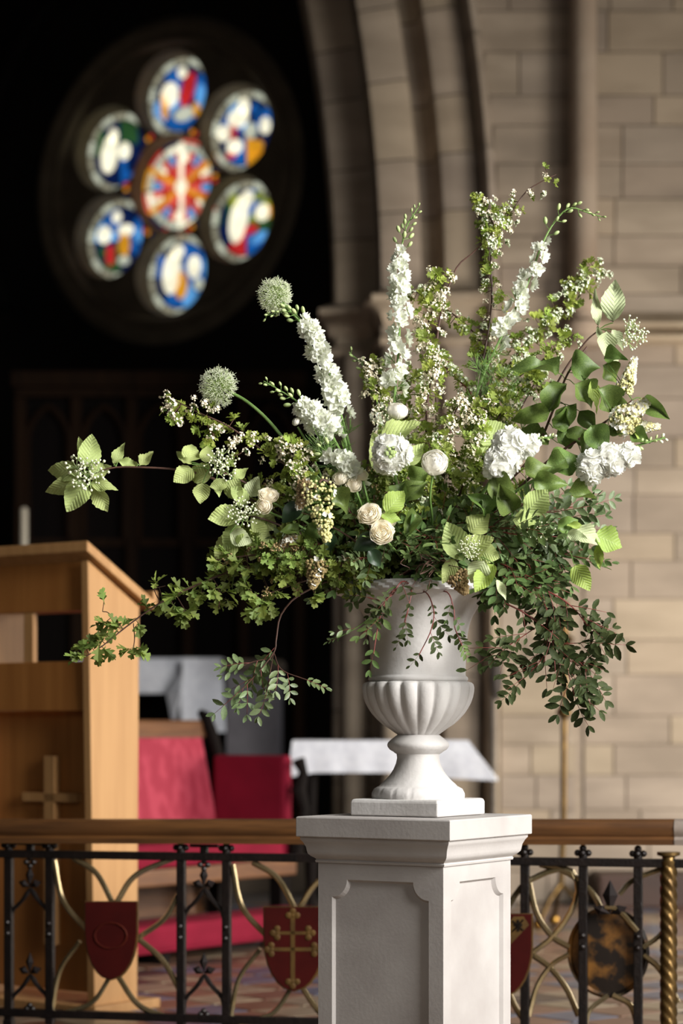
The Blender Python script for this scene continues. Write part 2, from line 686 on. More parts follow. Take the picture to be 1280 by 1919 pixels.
# moulding ring round the rose
b = MB()
n = 72
prof = [(1.03, -0.12), (1.03, -0.02), (1.06, 0.02), (1.10, 0.0), (1.13, 0.04), (1.18, 0.05), (1.22, 0.02), (1.24, 0.0)]
vs, fs = [], []
for i in range(n):
    t = 2 * pi * i / n
    vs += [WP(r * cos(t), r * sin(t), d) for r, d in prof]
m = len(prof)
for i in range(n):
    j = (i + 1) % n
    fs += [(i * m + k, i * m + k + 1, j * m + k + 1, j * m + k) for k in range(m - 1)]
b.add(vs, fs)
ring = b.build('rim_moulding', M_trac, win, smooth=True, fix=False)
V, T = holed([Vector(p) for p in ((-4.2, -6), (2.6, -6), (2.6, 4), (-4.2, 4))], [circ((0, 0), 1.2, 72)])
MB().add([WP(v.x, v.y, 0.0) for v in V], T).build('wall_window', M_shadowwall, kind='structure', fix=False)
# arched rib over the rose, upper left, kept dim by its dark colour
b = MB()
for i in range(1):
    pts = [WP(1.75 * cos(radians(a)), 1.75 * sin(radians(a)) + 0.1, 0.06) for a in range(60, 215, 8)]
    b.tube(pts, 0.07, 8)
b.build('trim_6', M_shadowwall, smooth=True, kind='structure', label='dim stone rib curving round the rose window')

# glass: every pane a lit piece of its own, separated by dark leading
GL = {}


def glass(name, c, p=1.0):
    if name not in GL:
        GL[name] = mat('glass_' + name, tuple(int(v * 0.85) for v in c), c, 0.3, 9.0, emit=True, power=p)
    return GL[name]


glass('white', (250, 244, 214), 1.15)
glass('pale', (214, 218, 196), 0.75)
glass('rim', (176, 172, 148), 0.6)
glass('blue', (24, 92, 170), 0.8)
glass('navy', (14, 34, 84), 0.6)
glass('sky', (92, 160, 222), 0.95)
glass('red', (196, 40, 42), 0.9)
glass('coral', (226, 96, 78), 0.95)
glass('gold', (222, 152, 34), 0.95)
glass('green', (52, 96, 52), 0.6)
glass('lime', (150, 160, 50), 0.7)
GD = -0.21


def pane(poly, col, d=GD, parent=None):
    b = MB()
    n = len(poly)
    b.add([WP(p[0], p[1], d) for p in poly] + [WP(p[0], p[1], d - 0.006) for p in poly],
          [tuple(range(n))] + [(i, (i + 1) % n, n + (i + 1) % n, n + i) for i in range(n)])
    return b.build('pane', GL[col], parent, fix=False)


def sector(c, r0, r1, a0, a1, n=5):
    o = [Vector((c[0] + r1 * cos(a0 + (a1 - a0) * i / n), c[1] + r1 * sin(a0 + (a1 - a0) * i / n))) for i in range(n + 1)]
    if r0 > 0:
        o += [Vector((c[0] + r0 * cos(a1 - (a1 - a0) * i / n), c[1] + r0 * sin(a1 - (a1 - a0) * i / n))) for i in range(n + 1)]
    else:
        o.append(Vector((c[0], c[1])))
    return o


def blob(px, py, rx, ry, rot=0.0, n=12):
    u, v = px_uv(px, py)
    s = 17.2 / F
    return [Vector((u + s * (rx / 0.86 * cos(t) * cos(rot) - ry * sin(t) * sin(rot)), v + s * (rx / 0.86 * cos(t) * sin(rot) + ry * sin(t) * cos(rot))))
            for t in [2 * pi * i / n for i in range(n)]]


# figures: (x, y, rx, ry, rot, colour) read off each roundel, order: top, then anticlockwise
FIG = [
    [(342, 136, 9, 11, 0, 'white'), (318, 178, 17, 24, -.2, 'white'), (352, 168, 13, 34, -.35, 'red'), (376, 180, 9, 24, 0, 'sky'), (309, 200, 8, 26, 0, 'gold'),
     (295, 205, 7, 15, 0, 'sky'), (345, 214, 20, 13, .1, 'pale'), (368, 205, 8, 14, 0, 'gold')],
    [(213, 255, 9, 15, 0, 'white'), (205, 290, 17, 36, -.1, 'white'), (233, 283, 12, 17, 0, 'white'), (250, 255, 9, 17, .3, 'green'), (190, 262, 8, 18, 0, 'green'),
     (246, 308, 9, 16, 0, 'navy')],
    [(219, 407, 9, 12, 0, 'white'), (196, 440, 14, 17, .2, 'white'), (236, 432, 16, 12, 0, 'white'), (233, 458, 12, 22, 0, 'gold'), (207, 478, 9, 20, 0, 'red'),
     (192, 474, 7, 13, 0, 'green'), (232, 488, 12, 9, 0, 'pale'), (260, 440, 7, 15, 0, 'sky')],
    [(334, 472, 12, 13, 0, 'white'), (322, 512, 18, 40, -.12, 'white'), (364, 500, 13, 22, 0, 'white'), (339, 535, 13, 26, 0, 'gold'), (386, 500, 6, 22, 0, 'sky'),
     (300, 500, 6, 24, 0, 'blue'), (372, 532, 9, 12, 0, 'pale')],
    [(464, 372, 12, 15, -.3, 'white'), (447, 412, 17, 44, -.2, 'white'), (492, 398, 14, 16, .5, 'white'), (470, 430, 14, 9, .2, 'red'), (438, 375, 9, 13, 0, 'lime'),
     (485, 368, 10, 8, 0, 'lime'), (486, 445, 18, 9, .4, 'sky'), (421, 410, 6, 26, 0, 'navy'), (508, 395, 5, 14, 0, 'gold')],
    [(457, 200, 11, 16, 0, 'white'), (446, 222, 20, 18, .2, 'white'), (420, 250, 13, 15, 0, 'white'), (437, 247, 7, 17, 0, 'red'), (440, 275, 15, 14, 0, 'white'),
     (480, 275, 14, 12, .3, 'gold'), (497, 235, 10, 16, 0, 'white'), (470, 245, 12, 15, 0, 'pale'), (478, 205, 8, 12, 0, 'blue'), (433, 292, 10, 6, 0, 'red')],
]
for k, c in enumerate(cent):
    back = MB()
    back.add([WP(p.x, p.y, GD - 0.03) for p in circ(c, RC + 0.02)], [tuple(range(40))])
    rd = back.build('roundel', mat('lead', (12, 11, 12), (18, 17, 18), 0.7, 5), win, fix=False)
    PPAR = rd
    nr = 14
    for i in range(nr):
        a0 = 2 * pi * i / nr + 0.02
        pane(sector(c, RC * 0.85, RC * 1.0, a0, a0 + 2 * pi / nr - 0.05), 'rim' if i % 2 else 'pale', parent=rd)
    cols = [['blue', 'navy', 'blue', 'navy', 'sky', 'blue', 'blue', 'navy'], ['navy', 'green', 'navy', 'green', 'navy', 'navy', 'blue', 'navy'], ['blue', 'navy', 'blue', 'sky', 'navy', 'green', 'navy', 'blue'],
            ['blue', 'blue', 'navy', 'blue', 'navy', 'blue', 'sky', 'blue'], ['lime', 'blue', 'navy', 'green', 'navy', 'red', 'blue', 'green'], ['blue', 'navy', 'sky', 'blue', 'navy', 'blue', 'gold', 'navy']][k]
    for i in range(8):
        a0 = 2 * pi * i / 8 + 0.03
        pane(sector(c, RC * 0.03, RC * 0.81, a0, a0 + 2 * pi / 8 - 0.06, 4), cols[i], GD - 0.008, parent=rd)
    for (x, y, rx, ry, rot, col) in FIG[k]:
        pane(blob(x, y, rx, ry, rot), col, GD + 0.004, parent=rd)
back = MB()
back.add([WP(p.x, p.y, GD - 0.03) for p in circ((0, 0), RCEN)], [tuple(range(40))])
rd = back.build('roundel', MATS['lead'], win, fix=False)
for i in range(12):
    a0 = 2 * pi * i / 12 + 0.03
    s = 2 * pi / 12 - 0.06
    pane(sector((0, 0), 0.335, 0.375, a0, a0 + s, 3), ['red', 'gold', 'coral', 'navy'][i % 4], parent=rd)
    pane(sector((0, 0), 0.275, 0.325, a0, a0 + s, 3), 'pale' if i % 3 else 'white', parent=rd)
    pane(sector((0, 0), 0.19, 0.265, a0, a0 + s * 0.45, 2), 'coral', parent=rd)
    pane(sector((0, 0), 0.19, 0.265, a0 + s * 0.52, a0 + s, 2), 'sky' if i % 2 else 'white', parent=rd)
    pane(sector((0, 0), 0.06, 0.18, a0, a0 + s, 2), ['red', 'coral'][i % 2], parent=rd)
for i in range(6):
    t = pi / 6 + i * pi / 3
    d, q = Vector((cos(t), sin(t))), Vector((-sin(t), cos(t)))
    pane([d * 0.03 + q * 0.018, d * 0.03 - q * 0.018, d * 0.34 - q * 0.024, d * 0.34 + q * 0.024], 'gold' if i not in (1, 4) else 'white', GD + 0.004, parent=rd)
pane(circ((0, 0), 0.055, 12), 'white', GD + 0.008, parent=rd)
for k in range(6):
    t = radians(60 + 60 * k)
    for q in range(3):
        tt = t + (q - 1) * 0.09
        pane([Vector((0.43 * cos(tt - .03), 0.43 * sin(tt - .03))), Vector((0.43 * cos(tt + .03), 0.43 * sin(tt + .03))), Vector((0.395 * cos(tt + .03), 0.395 * sin(tt + .03))), Vector((0.395 * cos(tt - .03), 0.395 * sin(tt - .03)))], ['red', 'gold', 'navy'][q], -0.055, parent=rd)

# ================================================================== FURNITURE
M_linen = mat('white_linen', (206, 208, 216), (222, 224, 230), 0.9, 30, 0.15, 200)
M_linen_shade = mat('shaded_linen', (120, 116, 118), (134, 130, 132), 0.9, 20)  # white linen with shade put into its colour
M_black_oak = mat('black_oak', (12, 7, 5), (18, 10, 7), 0.8, 3, stretch=(5, 5, .6), spec=.15)

# ---- dark carved reredos / screen in the sanctuary
YR = 14.2
scr = thing('oak_screen', 'tall dark carved oak screen with blind pointed arches behind the altar', 'screen', W(330, 1365, YR) - Vector((0, 0, CAMZ - ZC)))
zt, zb = W(0, 700, YR).z, ZC
x0, x1 = W(40, 0, YR).x, W(560, 0, YR).x
MB().box((x0, YR, zb), (x1, YR + 0.08, zt)).build('back_board', M_black_oak, scr)
MB().box((x0 - .05, YR - 0.12, zt - 0.10), (x1 + .05, YR + 0.1, zt)).box((x0 - .03, YR - 0.08, zt - 0.16), (x1 + .03, YR, zt - 0.10)).build('cornice', M_oak, scr, bevel=0.01)
npan = 5
pw = (x1 - x0) / npan
for i in range(npan + 1):
    MB().box((x0 + i * pw - 0.035, YR - 0.06, zb), (x0 + i * pw + 0.035, YR, zt - 0.16)).build('mullion', M_oak, scr, bevel=0.008)
zar = W(0, 830, YR).z
for i in range(npan):
    xa, xb = x0 + i * pw + 0.045, x0 + (i + 1) * pw - 0.045
    w = xb - xa
    left, right = [], []
    for k in range(9):
        a = k / 8 * radians(60)
        right.append(Vector((xb - w + w * cos(a), YR - 0.045, zar + w * sin(a))))
        left.append(Vector((xa + w - w * cos(a), YR - 0.045, zar + w * sin(a))))
    pts = [Vector((xa, YR - .045, W(0, 1010, YR).z))] + left + right[::-1][1:] + [Vector((xb, YR - .045, W(0, 1010, YR).z))]
    MB().tube(pts, 0.022, 6).build('blind_arch', M_oak, scr, smooth=True)
    MB().box((xa, YR - 0.03, W(0, 1010, YR).z - 0.05), (xb, YR, W(0, 1010, YR).z)).build('panel_rail', M_oak, scr)

# tall pale candle behind the lectern
b0 = W(45, 1365, 12.6)
cnd = thing('altar_candle', 'tall pale candle on a dark stand behind the lectern', 'candle', (b0.x, 12.6, ZC))
zc0, zc1 = W(0, 1060, 12.6).z, W(0, 952, 12.6).z
MB().lathe([(0.021, zc0), (0.021, zc1 - 0.01), (0.016, zc1), (0.004, zc1 + 0.004)], 14, (b0.x, 12.6, 0)).build('wax', mat('candle_wax', (190, 180, 160), (200, 190, 170), 0.5, 5), cnd, smooth=True)
MB().lathe([(0.14, ZC), (0.14, ZC + .03), (0.05, ZC + .08), (0.02, ZC + .14), (0.018, zc0 - .1), (0.03, zc0 - .06), (0.05, zc0), (0.022, zc0 + .01)], 14, (b0.x, 12.6, 0)).build('stand', M_black_oak, cnd, smooth=True)

# ---- altar step and altar under a white cloth
YA = 12.5
zst = ZC + 0.22
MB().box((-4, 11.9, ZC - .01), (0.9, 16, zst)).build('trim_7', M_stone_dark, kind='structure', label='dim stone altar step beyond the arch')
za = W(0, 1237, YA).z
alt = thing('altar_table', 'stone altar table under a fall of white cloth greyed for shade beyond the arch', 'altar', (W(330, 0, YA).x, YA, zst))
xa, xb = W(150, 0, YA).x, W(532, 0, YA + .25).x
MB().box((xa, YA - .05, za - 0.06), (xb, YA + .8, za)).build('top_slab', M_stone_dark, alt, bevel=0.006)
MB().box((W(424, 0, YA).x, YA + .02, zst), (xb - .02, YA + .75, za - 0.06)).build('pier', mat('altar_cloth_side_shaded', (112, 108, 112), (126, 122, 126), 0.9, 8), alt)  # linen side of the altar, shade painted in as grey
MB().box((xa + .05, YA + .3, zst), (W(424, 0, YA).x, YA + .75, za - .06)).build('back_panel', M_black_oak, alt)
# cloth: top + front overhang + long bright fall at its end with a folded corner
b = MB()
cz = za + 0.004
xf0, xf1 = W(345, 0, YA - .1).x, W(416, 0, YA - .1).x
n = 14


def cloth_fall(xa, xb, ztop, zbot, y, amp, nx, ny, flare=0.0, ph=0.0, turn=0.0):
    vs, fs = [], []
    for j in range(ny + 1):
        t = j / ny
        for i in range(nx + 1):
            u = i / nx
            x = xa + (xb - xa) * u + flare * t * (u - 0.3)
            yy = y - amp * t * (0.5 + 0.5 * sin(u * 9 + ph)) - 0.02 * min(1, t * 4) + turn * u * min(1, t * 3)
            vs.append((x, yy, ztop + (zbot - ztop) * t))
    for j in range(ny):
        for i in range(nx):
            a = j * (nx + 1) + i
            fs.append((a, a + 1, a + nx + 2, a + nx + 1))
    return vs, fs


alt_cloth = thing('altar_cloth', 'white linen cloth hanging off the altar with a folded corner', 'cloth', (xa, YA, za))
b = MB()
b.box((xa - .02, YA - .09, za + .001), (xf1, YA + .8, za + .008))
b.add(*cloth_fall(xa - .02, xf0, za + .006, W(0, 1300, YA).z, YA - .09, 0.03, 16, 4, ph=1))
b.build('cloth_top', M_linen, alt_cloth, smooth=True)
b = MB()
b.add(*cloth_fall(xf0, xf1, za + .006, W(0, 1372, YA).z, YA - .20, 0.01, 12, 8, flare=0.03, turn=0.13))
b.build('hanging_end', M_linen, alt_cloth, smooth=True)
b = MB()
p = [W(345, 1242, YA - .16), W(312, 1300, YA - .2), W(322, 1352, YA - .16), W(352, 1352, YA - .12), W(352, 1242, YA - .12), W(338, 1296, YA - .26)]
b.add(p, [(0, 1, 5), (1, 2, 5), (2, 3, 5), (3, 4, 5), (4, 0, 5)])
b.build('folded_corner', M_linen, alt_cloth)

# ---- side table with white cloth
YT = 9.75
tz = W(0, 1389, YT).z
tx0, tx1 = W(548, 0, YT).x, W(878, 0, YT).x
st = thing('side_table', 'dark wooden side table standing by the stone wall', 'table', (W(710, 0, YT).x, YT, ZC))
MB().box((tx0 + .02, YT + .02, tz - .035), (tx1 - .02, YT + .46, tz - .004)).build('table_top', M_black_oak, st, bevel=.004)
for x in (tx0 + .08, tx1 - .1):
    for y in (YT + .07, YT + .41):
        MB().lathe([(.02, ZC), (.024, ZC + .06), (.018, ZC + .12), (.03, ZC + .3), (.02, ZC + .5), (.03, tz - .1), (.03, tz - .035)], 10, (x, y, 0)).build('leg', M_black_oak, st, smooth=True)
MB().box((tx0 + .08, YT + .06, tz - .12), (tx1 - .1, YT + .08, tz - .035)).build('apron', M_black_oak, st)
tc_ = thing('table_cloth', 'white linen cloth draped over the side table with pointed corners', 'tablecloth', (W(710, 0, YT).x, YT, tz))
b = MB()
b.box((tx0, YT, tz - .003), (tx1, YT + .48, tz + .003))
vs, fs = [], []
NX, NY = 40, 6
for j in range(NY + 1):
    t = j / NY
    for i in range(NX + 1):
        u = i / NX
        zz = -t * (0.14 + 0.035 * max(0, (u - .55) / .45) + 0.02 * max(0, (.12 - u) / .12))
        x = tx0 + (tx1 - tx0) * u + t * (0.125 * max(0, (u - .82) / .18) - 0.02 * max(0, (.1 - u) / .1))
        y = YT - .012 * min(1, 3 * t) - t * (.006 * (0.5 + .5 * sin(u * 37)) + .03 * max(0, (u - .85) / .15))
        vs.append((x, y, tz + .003 + zz))
for j in range(NY):
    for i in range(NX):
        a = j * (NX + 1) + i
        fs.append((a, a + 1, a + NX + 2, a + NX + 1))
b.add(vs, fs)
# right-hand side fall
vs, fs = [], []
for j in range(NY + 1):
    t = j / NY
    for i in range(13):
        u = i / 12
        vs.append((tx1 + t * .125 * (1 - .5 * u) + .01 * t * sin(u * 12), YT - .042 * t * (1 - u) + .48 * u, tz + .003 - t * (.175 - .03 * sin(u * pi))))
for j in range(NY):
    for i in range(12):
        a = j * 13 + i
        fs.append((a, a + 1, a + 14, a + 13))
b.add(vs, fs)
b.build('cloth', M_linen, tc_, smooth=True)

# ---- upholstered pew, facing right and towards the nave
M_damask = mat('crimson_damask', (150, 36, 56), (168, 54, 72), 0.8, 12.0, 0.1, 90, stretch=(1.6, 1.6, 0.8), lo=0.44, hi=0.56, detail=1.5)
M_crim = mat('crimson_velvet', (112, 14, 36), (128, 20, 44), 0.85, 5.0, spec=.2)
M_pewoak = mat('pew_oak', (88, 54, 28), (112, 72, 38), 0.5, 4.0, stretch=(1, 1, 8))
pa = Vector((-0.69, 8.50, 0))
pd = Vector((0.38, 0.52, 0)).normalized()          # along the bench, to the far end
pn = Vector((pd.y, -pd.x, 0))                      # facing direction
PEW = Matrix(((pd.x, pn.x, 0, pa.x), (pd.y, pn.y, 0, pa.y), (0, 0, 1, ZC), (0, 0, 0, 1)))
pew = thing('upholstered_pew', 'oak pew upholstered in crimson damask behind the altar rail', 'pew', (pa.x, pa.y, ZC))
# local: x along, y forward (front edge of seat at 0), z up
L0, L1 = -0.75, 0.86


def pbox(b, lo, hi):
    return b.box(lo, hi, PEW)


pbox(MB(), (L0, -.42, .27), (L1, 0, .335)).build('seat_frame', M_pewoak, pew, bevel=.008)
pbox(MB(), (L0 + .03, -.42, .336), (L1 - .03, -.012, .43)).build('seat_cushion', M_crim, pew, bevel=.02)


def slanted(b, xlo, xhi, zlo, zhi, y0, y1, lean, th):
    """board whose foot is at y0 and leans back"""
    vs = []
    for zz, yy in ((zlo, y0), (zhi, y0 - lean)):
        vs += [PEW @ Vector(p) for p in ((xlo, yy, zz), (xhi, yy, zz), (xhi, yy - th, zz), (xlo, yy - th, zz))]
    return b.hexa(vs)


slanted(MB(), L0 + .03, L1 - .05, .40, .835, -.36, 0, .10, .07).build('back_upholstery', M_damask, pew, bevel=.012)
slanted(MB(), L0, L1 - .03, .83, .905, -.452, 0, .02, .075).build('top_rail', M_pewoak, pew, bevel=.012)
slanted(MB(), L0, L1, .10, .84, -.44, 0, .10, .03).build('back_board', M_pewoak, pew)
# far end: upholstered arm panel with scrolled oak edge
pbox(MB(), (L1 - .06, -.40, .40), (L1, -.02, .76)).build('arm_panel', M_crim, pew, bevel=.02)
b = MB()
pts = [PEW @ Vector(p) for p in ((L1 - .02, -.50, .94), (L1 - .02, -.47, .92), (L1 - .02, -.44, .86), (L1 - .02, -.41, .78), (L1 - .02, -.35, .60), (L1 - .02, -.33, .45))]
b.tube(pts, [.015, .028, .026, .024, .02, .02], 8)
b.build('end_scroll', M_black_oak, pew, smooth=True)
b = MB()
pts = [PEW @ Vector(p) for p in ((L1 - .03, .03, .74), (L1 - .03, .055, .69), (L1 - .03, .03, .62), (L1 - .03, .06, .54), (L1 - .03, .035, .46), (L1 - .03, .01, .34))]
b.tube(pts, [.03, .02, .034, .022, .034, .03], 8)
b.build('arm_scroll', M_black_oak, pew, smooth=True)
for x in (L0 + .05, L1 - .05):
    for y in (-.38, -.05):
        pbox(MB(), (x - .03, y - .03, 0), (x + .03, y + .03, .27)).build('leg', M_black_oak, pew)
# long kneeler on the floor in front of the pew
kn = thing('kneeler', 'long crimson padded kneeler on the floor before the pew', 'kneeler', (pa.x, pa.y, ZC))
KM = PEW
b = MB()
b.box((-1.05, .02, .045), (.74, .22, .155), PEW)
b.build('pad', M_crim, kn, bevel=.03)
for x in (-.95, -.2, .62):
    MB().box((x, .0, 0), (x + .05, .18, .045), PEW).build('foot', M_black_oak, kn)

# ---- light oak lectern: front leans away to the left, side panel faces right
M_beech = mat('lectern_oak', (166, 122, 74), (180, 136, 86), 0.6, 3.0, stretch=(9, 9, .5), bump=0.05, bscale=30)
M_beech2 = mat('lectern_panel', (150, 96, 44), (166, 110, 54), 0.5, 3.0, stretch=(9, 9, .5))
LA = radians(36)
lu = Vector((-cos(LA), sin(LA), 0))        # along the front, to the left
lw = Vector((sin(LA), cos(LA), 0))         # along the side, to the back right
lc = W(165, 1365, 6.77)
lc.z = 0
lec = thing('lectern', 'light oak lectern with sloping top and a cross on its front panel', 'lectern', (lc.x, lc.y, ZC))


def LP(a, d, z):
    """a metres left along the front, d metres back along the side"""
    v = lc + lu * a + lw * d
    v.z = z
    return v


zt = W(0, 1022, 6.77).z


def lbox(b, a0, a1, d0, d1, z0, z1, dt0=None, dt1=None):
    dt0 = d0 if dt0 is None else dt0
    dt1 = d1 if dt1 is None else dt1
    return b.hexa([LP(a0, d0, z0), LP(a1, d0, z0), LP(a1, d1, z0), LP(a0, d1, z0), LP(a0, dt0, z1), LP(a1, dt0, z1), LP(a1, dt1, z1), LP(a0, dt1, z1)])


def side(a0, a1):
    b = MB()
    zb = ZC + .02
    D0, D1 = 0.0, 0.235
    # side panel: foot a little narrower, top cut to the slope of the desk
    b.hexa([LP(a0 - 0.0, .03, zb), LP(a1, .03, zb), LP(a1, .225, zb), LP(a0, .225, zb),
            LP(a0, D0, zt - .045), LP(a1, D0, zt - .045), LP(a1, D1, zt - .175), LP(a0, D1, zt - .175)])
    return b


WL = 0.52
side(0.0, 0.03).build('side_panel', M_beech, lec, bevel=.003)
side(WL - .03, WL).build('side_panel', M_beech, lec, bevel=.003)
# sloping desk
b = MB()
dz = .135 / .25
vs = []
for off in (-.032, 0.0):
    for a, d in ((-.025, -.03), (WL + .025, -.03), (WL + .025, .275), (-.025, .275)):
        vs.append(LP(a, d, zt + .012 - (d + .03) * dz + off))
b.hexa(vs)
b.build('desk', M_beech, lec, bevel=.004)
b = MB()
lbox(b, -.025, WL + .025, .272, .292, zt - .175, zt - .125)
b.build('book_ledge', M_beech, lec, bevel=.003)
lbox(MB(), .03, WL - .03, .02, .045, W(0, 1143, 6.77).z, zt - .045).build('front_rail', M_beech2, lec, bevel=.003)
lbox(MB(), .03, WL - .03, .02, .045, W(0, 1332, 6.77).z, W(0, 1238, 6.77).z).build('front_rail', M_beech2, lec, bevel=.003)
lbox(MB(), WL / 2 - .01, WL / 2 + .03, .022, .043, W(0, 1240, 6.77).z, W(0, 1143, 6.77).z).build('post', M_beech, lec, bevel=.003)
lbox(MB(), .03, WL - .03, .075, .09, ZC + .06, W(0, 1332, 6.77).z).build('front_panel', M_beech2, lec)
ca = .205
lbox(MB(), ca - .022, ca + .022, .045, .075, ZC + .2, W(0, 1418, 6.77).z).build('cross_upright', M_beech, lec, bevel=.002)
lbox(MB(), ca - .115, ca + .115, .045, .0755, W(0, 1506, 6.77).z, W(0, 1489, 6.77).z).build('cross_arm', M_beech, lec, bevel=.002)
lbox(MB(), -.03, WL + .03, .0, .30, ZC, ZC + .03).build('base', M_beech, lec, bevel=.004)

# ---- brass processional stand by the wall
M_brass = mat('brass', (150, 110, 50), (172, 132, 66), 0.3, 20, metal=0.9)
M_oldbrass = mat('old_brass', (84, 64, 36), (112, 88, 50), 0.36, 25, metal=0.8)
sp = W(1056, 1365, 9.7)
stn = thing('brass_stand', 'tall slender brass stand with a knop and ball feet by the wall', 'stand', (sp.x, 9.7, ZC))
z2 = W(0, 1335, 9.7).z
MB().tube([(sp.x - .012, 9.7, ZC + .17), (sp.x, 9.7, CAMZ - .4), (sp.x + .004, 9.7, z2 + .28)], .0135, 10).build('pole', M_oldbrass, stn, smooth=True)
MB().lathe([(.014, z2 - .03), (.032, z2 - .012), (.034, z2), (.03, z2 + .014), (.014, z2 + .03)], 12, (sp.x + .002, 9.7, 0)).build('knop', M_oldbrass, stn, smooth=True)
zz = z2 + .27
MB().lathe([(.014, zz), (.03, zz + .03), (.045, zz + .05), (.03, zz + .06), (.02, zz + .07), (.02, zz + .2), (.012, zz + .21)], 12, (sp.x + .004, 9.7, 0)).build('cup', M_oldbrass, stn, smooth=True)
for a in (-.4, 1.7, 3.8):
    f = Vector((sp.x - .012 + .13 * cos(a), 9.7 + .13 * sin(a), ZC + .03))
    pt = MB().tube([(sp.x - .012, 9.7, ZC + .2), (sp.x - .012 + .07 * cos(a), 9.7 + .07 * sin(a), ZC + .13), f], .011, 8).build('foot', M_oldbrass, stn, smooth=True)
    sub('ball', MB().ball(f, .026, 12, 8), M_brass, pt, True, fix=False)
# slim dark iron stand beside the side table
ip = W(925, 1365, 10.9)
irn = thing('iron_stand', 'slim grey iron stand with a dark socket beside the clothed side table', 'stand', (ip.x, 10.9, ZC))
M_greyiron = mat('grey_iron', (92, 84, 76), (104, 96, 88), 0.7, 20)
MB().tube([(ip.x, 10.9, ZC + .03), (ip.x, 10.9, W(0, 1290, 10.9).z)], .011, 8).build('pole', M_greyiron, irn, smooth=True)
MB().lathe([(.012, 0), (.03, .05), (.036, .11), (.03, .17), (.014, .2)], 12, (ip.x + .012, 10.9, W(0, 1312, 10.9).z)).build('socket', mat('socket_iron', (60, 52, 46), (70, 62, 56), .7, 20), irn, smooth=True)
MB().lathe([(.11, ZC), (.11, ZC + .015), (.03, ZC + .04), (.012, ZC + .06)], 16, (ip.x, 10.9, 0)).build('base', M_greyiron, irn, smooth=True)

# ================================================================== ALTAR RAIL
TG = tan(radians(14))
RY = 6.0


def RP(px, py, off=0.0):
    """pixel -> point on the upright plane of the rail (off: metres towards the nave)"""
    a = (px - CX) / F
    Y = RY / (1 + TG * a)
    p = W(px, py, Y)
    return p + Vector((-sin(radians(14)), -cos(radians(14)), 0)) * off


RDIR = Vector((cos(radians(14)), -sin(radians(14)), 0))
RNRM = Vector((-sin(radians(14)), -cos(radians(14)), 0))
M_iron = mat('wrought_iron', (17, 12, 11), (28, 20, 17), 0.4, 30, 0.2, 120, metal=0.35)
M_blackiron = mat('black_iron', (18, 12, 11), (26, 18, 16), 0.75, 30, spec=.2)
M_arc = mat('arc_brass', (150, 132, 96), (176, 158, 122), 0.25, 18, metal=0.85)
M_hand = mat('rail_oak', (74, 45, 17), (98, 62, 27), 0.5, 5, stretch=(1, 1, 10), coat=.1)
M_shield = mat('shield_red', (50, 7, 5), (60, 10, 7), 0.7, 10, spec=.12)
M_gilt = mat('dull_gilt', (74, 52, 18), (94, 68, 26), 0.6, 20, metal=0.3)
rail = thing('altar_rail', 'wrought iron altar rail with brass arcs, painted shields and oak handrail', 'railing', (0, RY, ZC))
ra, rb = RP(-60, 1535), RP(1266, 1535)
HZ = ra.z
prof = [(-.030, -.066), (.030, -.066), (.034, -.052), (.028, -.044), (.036, -.034), (.040, -.018), (.034, -.004), (.022, 0), (-.022, 0), (-.034, -.004), (-.040, -.018), (-.036, -.034), (-.028, -.044), (-.034, -.052)]
b = MB()
m = len(prof)
vs = [e + RNRM * y + Vector((0, 0, z)) for e in (ra, rb) for y, z in prof]
fs = [(k, (k + 1) % m, m + (k + 1) % m, m + k) for k in range(m)] + [tuple(range(m)), tuple(range(m, 2 * m))]
b.add(vs, fs)
b.build('handrail', M_hand, rail, smooth=True)
b = MB()
vs = [e + RNRM * y * 1.06 + Vector((0, 0, z)) for e in (rb, rb + RDIR * .03) for y, z in prof]
b.add(vs, fs)
b.build('handrail_end', mat('rail_end', (120, 108, 98), (138, 126, 116), .5, 20), rail, smooth=True)


def rbar(p, q, w, d, name, m=M_iron, off=0.0):
    """square bar between two points of the rail plane"""
    p, q = Vector(p), Vector(q)
    ax = (q - p).normalized()
    s = ax.cross(RNRM).normalized()
    b = MB()
    vs = []
    for e in (p, q):
        for i, j in ((-1, -1), (1, -1), (1, 1), (-1, 1)):
            vs.append(e + s * w * i + RNRM * (d * j + off))
    b.hexa(vs)
    return b.build(name, m, rail, bevel=min(w, d) * .25)


zt_, zb_ = RP(640, 1609).z, RP(640, 1917).z


def at_z(px, z, off=0.0):
    p = RP(px, 1600, off)
    p.z = z
    return p


rbar(at_z(-60, zt_), at_z(1300, zt_), .011, .014, 'top_bar')
rbar(at_z(-60, zb_), at_z(1300, zb_), .011, .014, 'bottom_bar')


def finial(px, z, par=None, s=1.0):
    c = at_z(px, z, .004)
    b = MB()
    b.ball(c + Vector((0, 0, .022 * s)), .010 * s, 8, 6)
    for d in (-1, 1):
        b.ball(c + RDIR * .014 * s * d + Vector((0, 0, .010 * s)), .009 * s, 8, 6)
    b.ball(c + RNRM * .010 * s + Vector((0, 0, .010 * s)), .009 * s, 8, 6)
    b.lathe([(.008 * s, -.008 * s), (.012 * s, .0), (.008 * s, .014 * s)], 8, c)
    return b


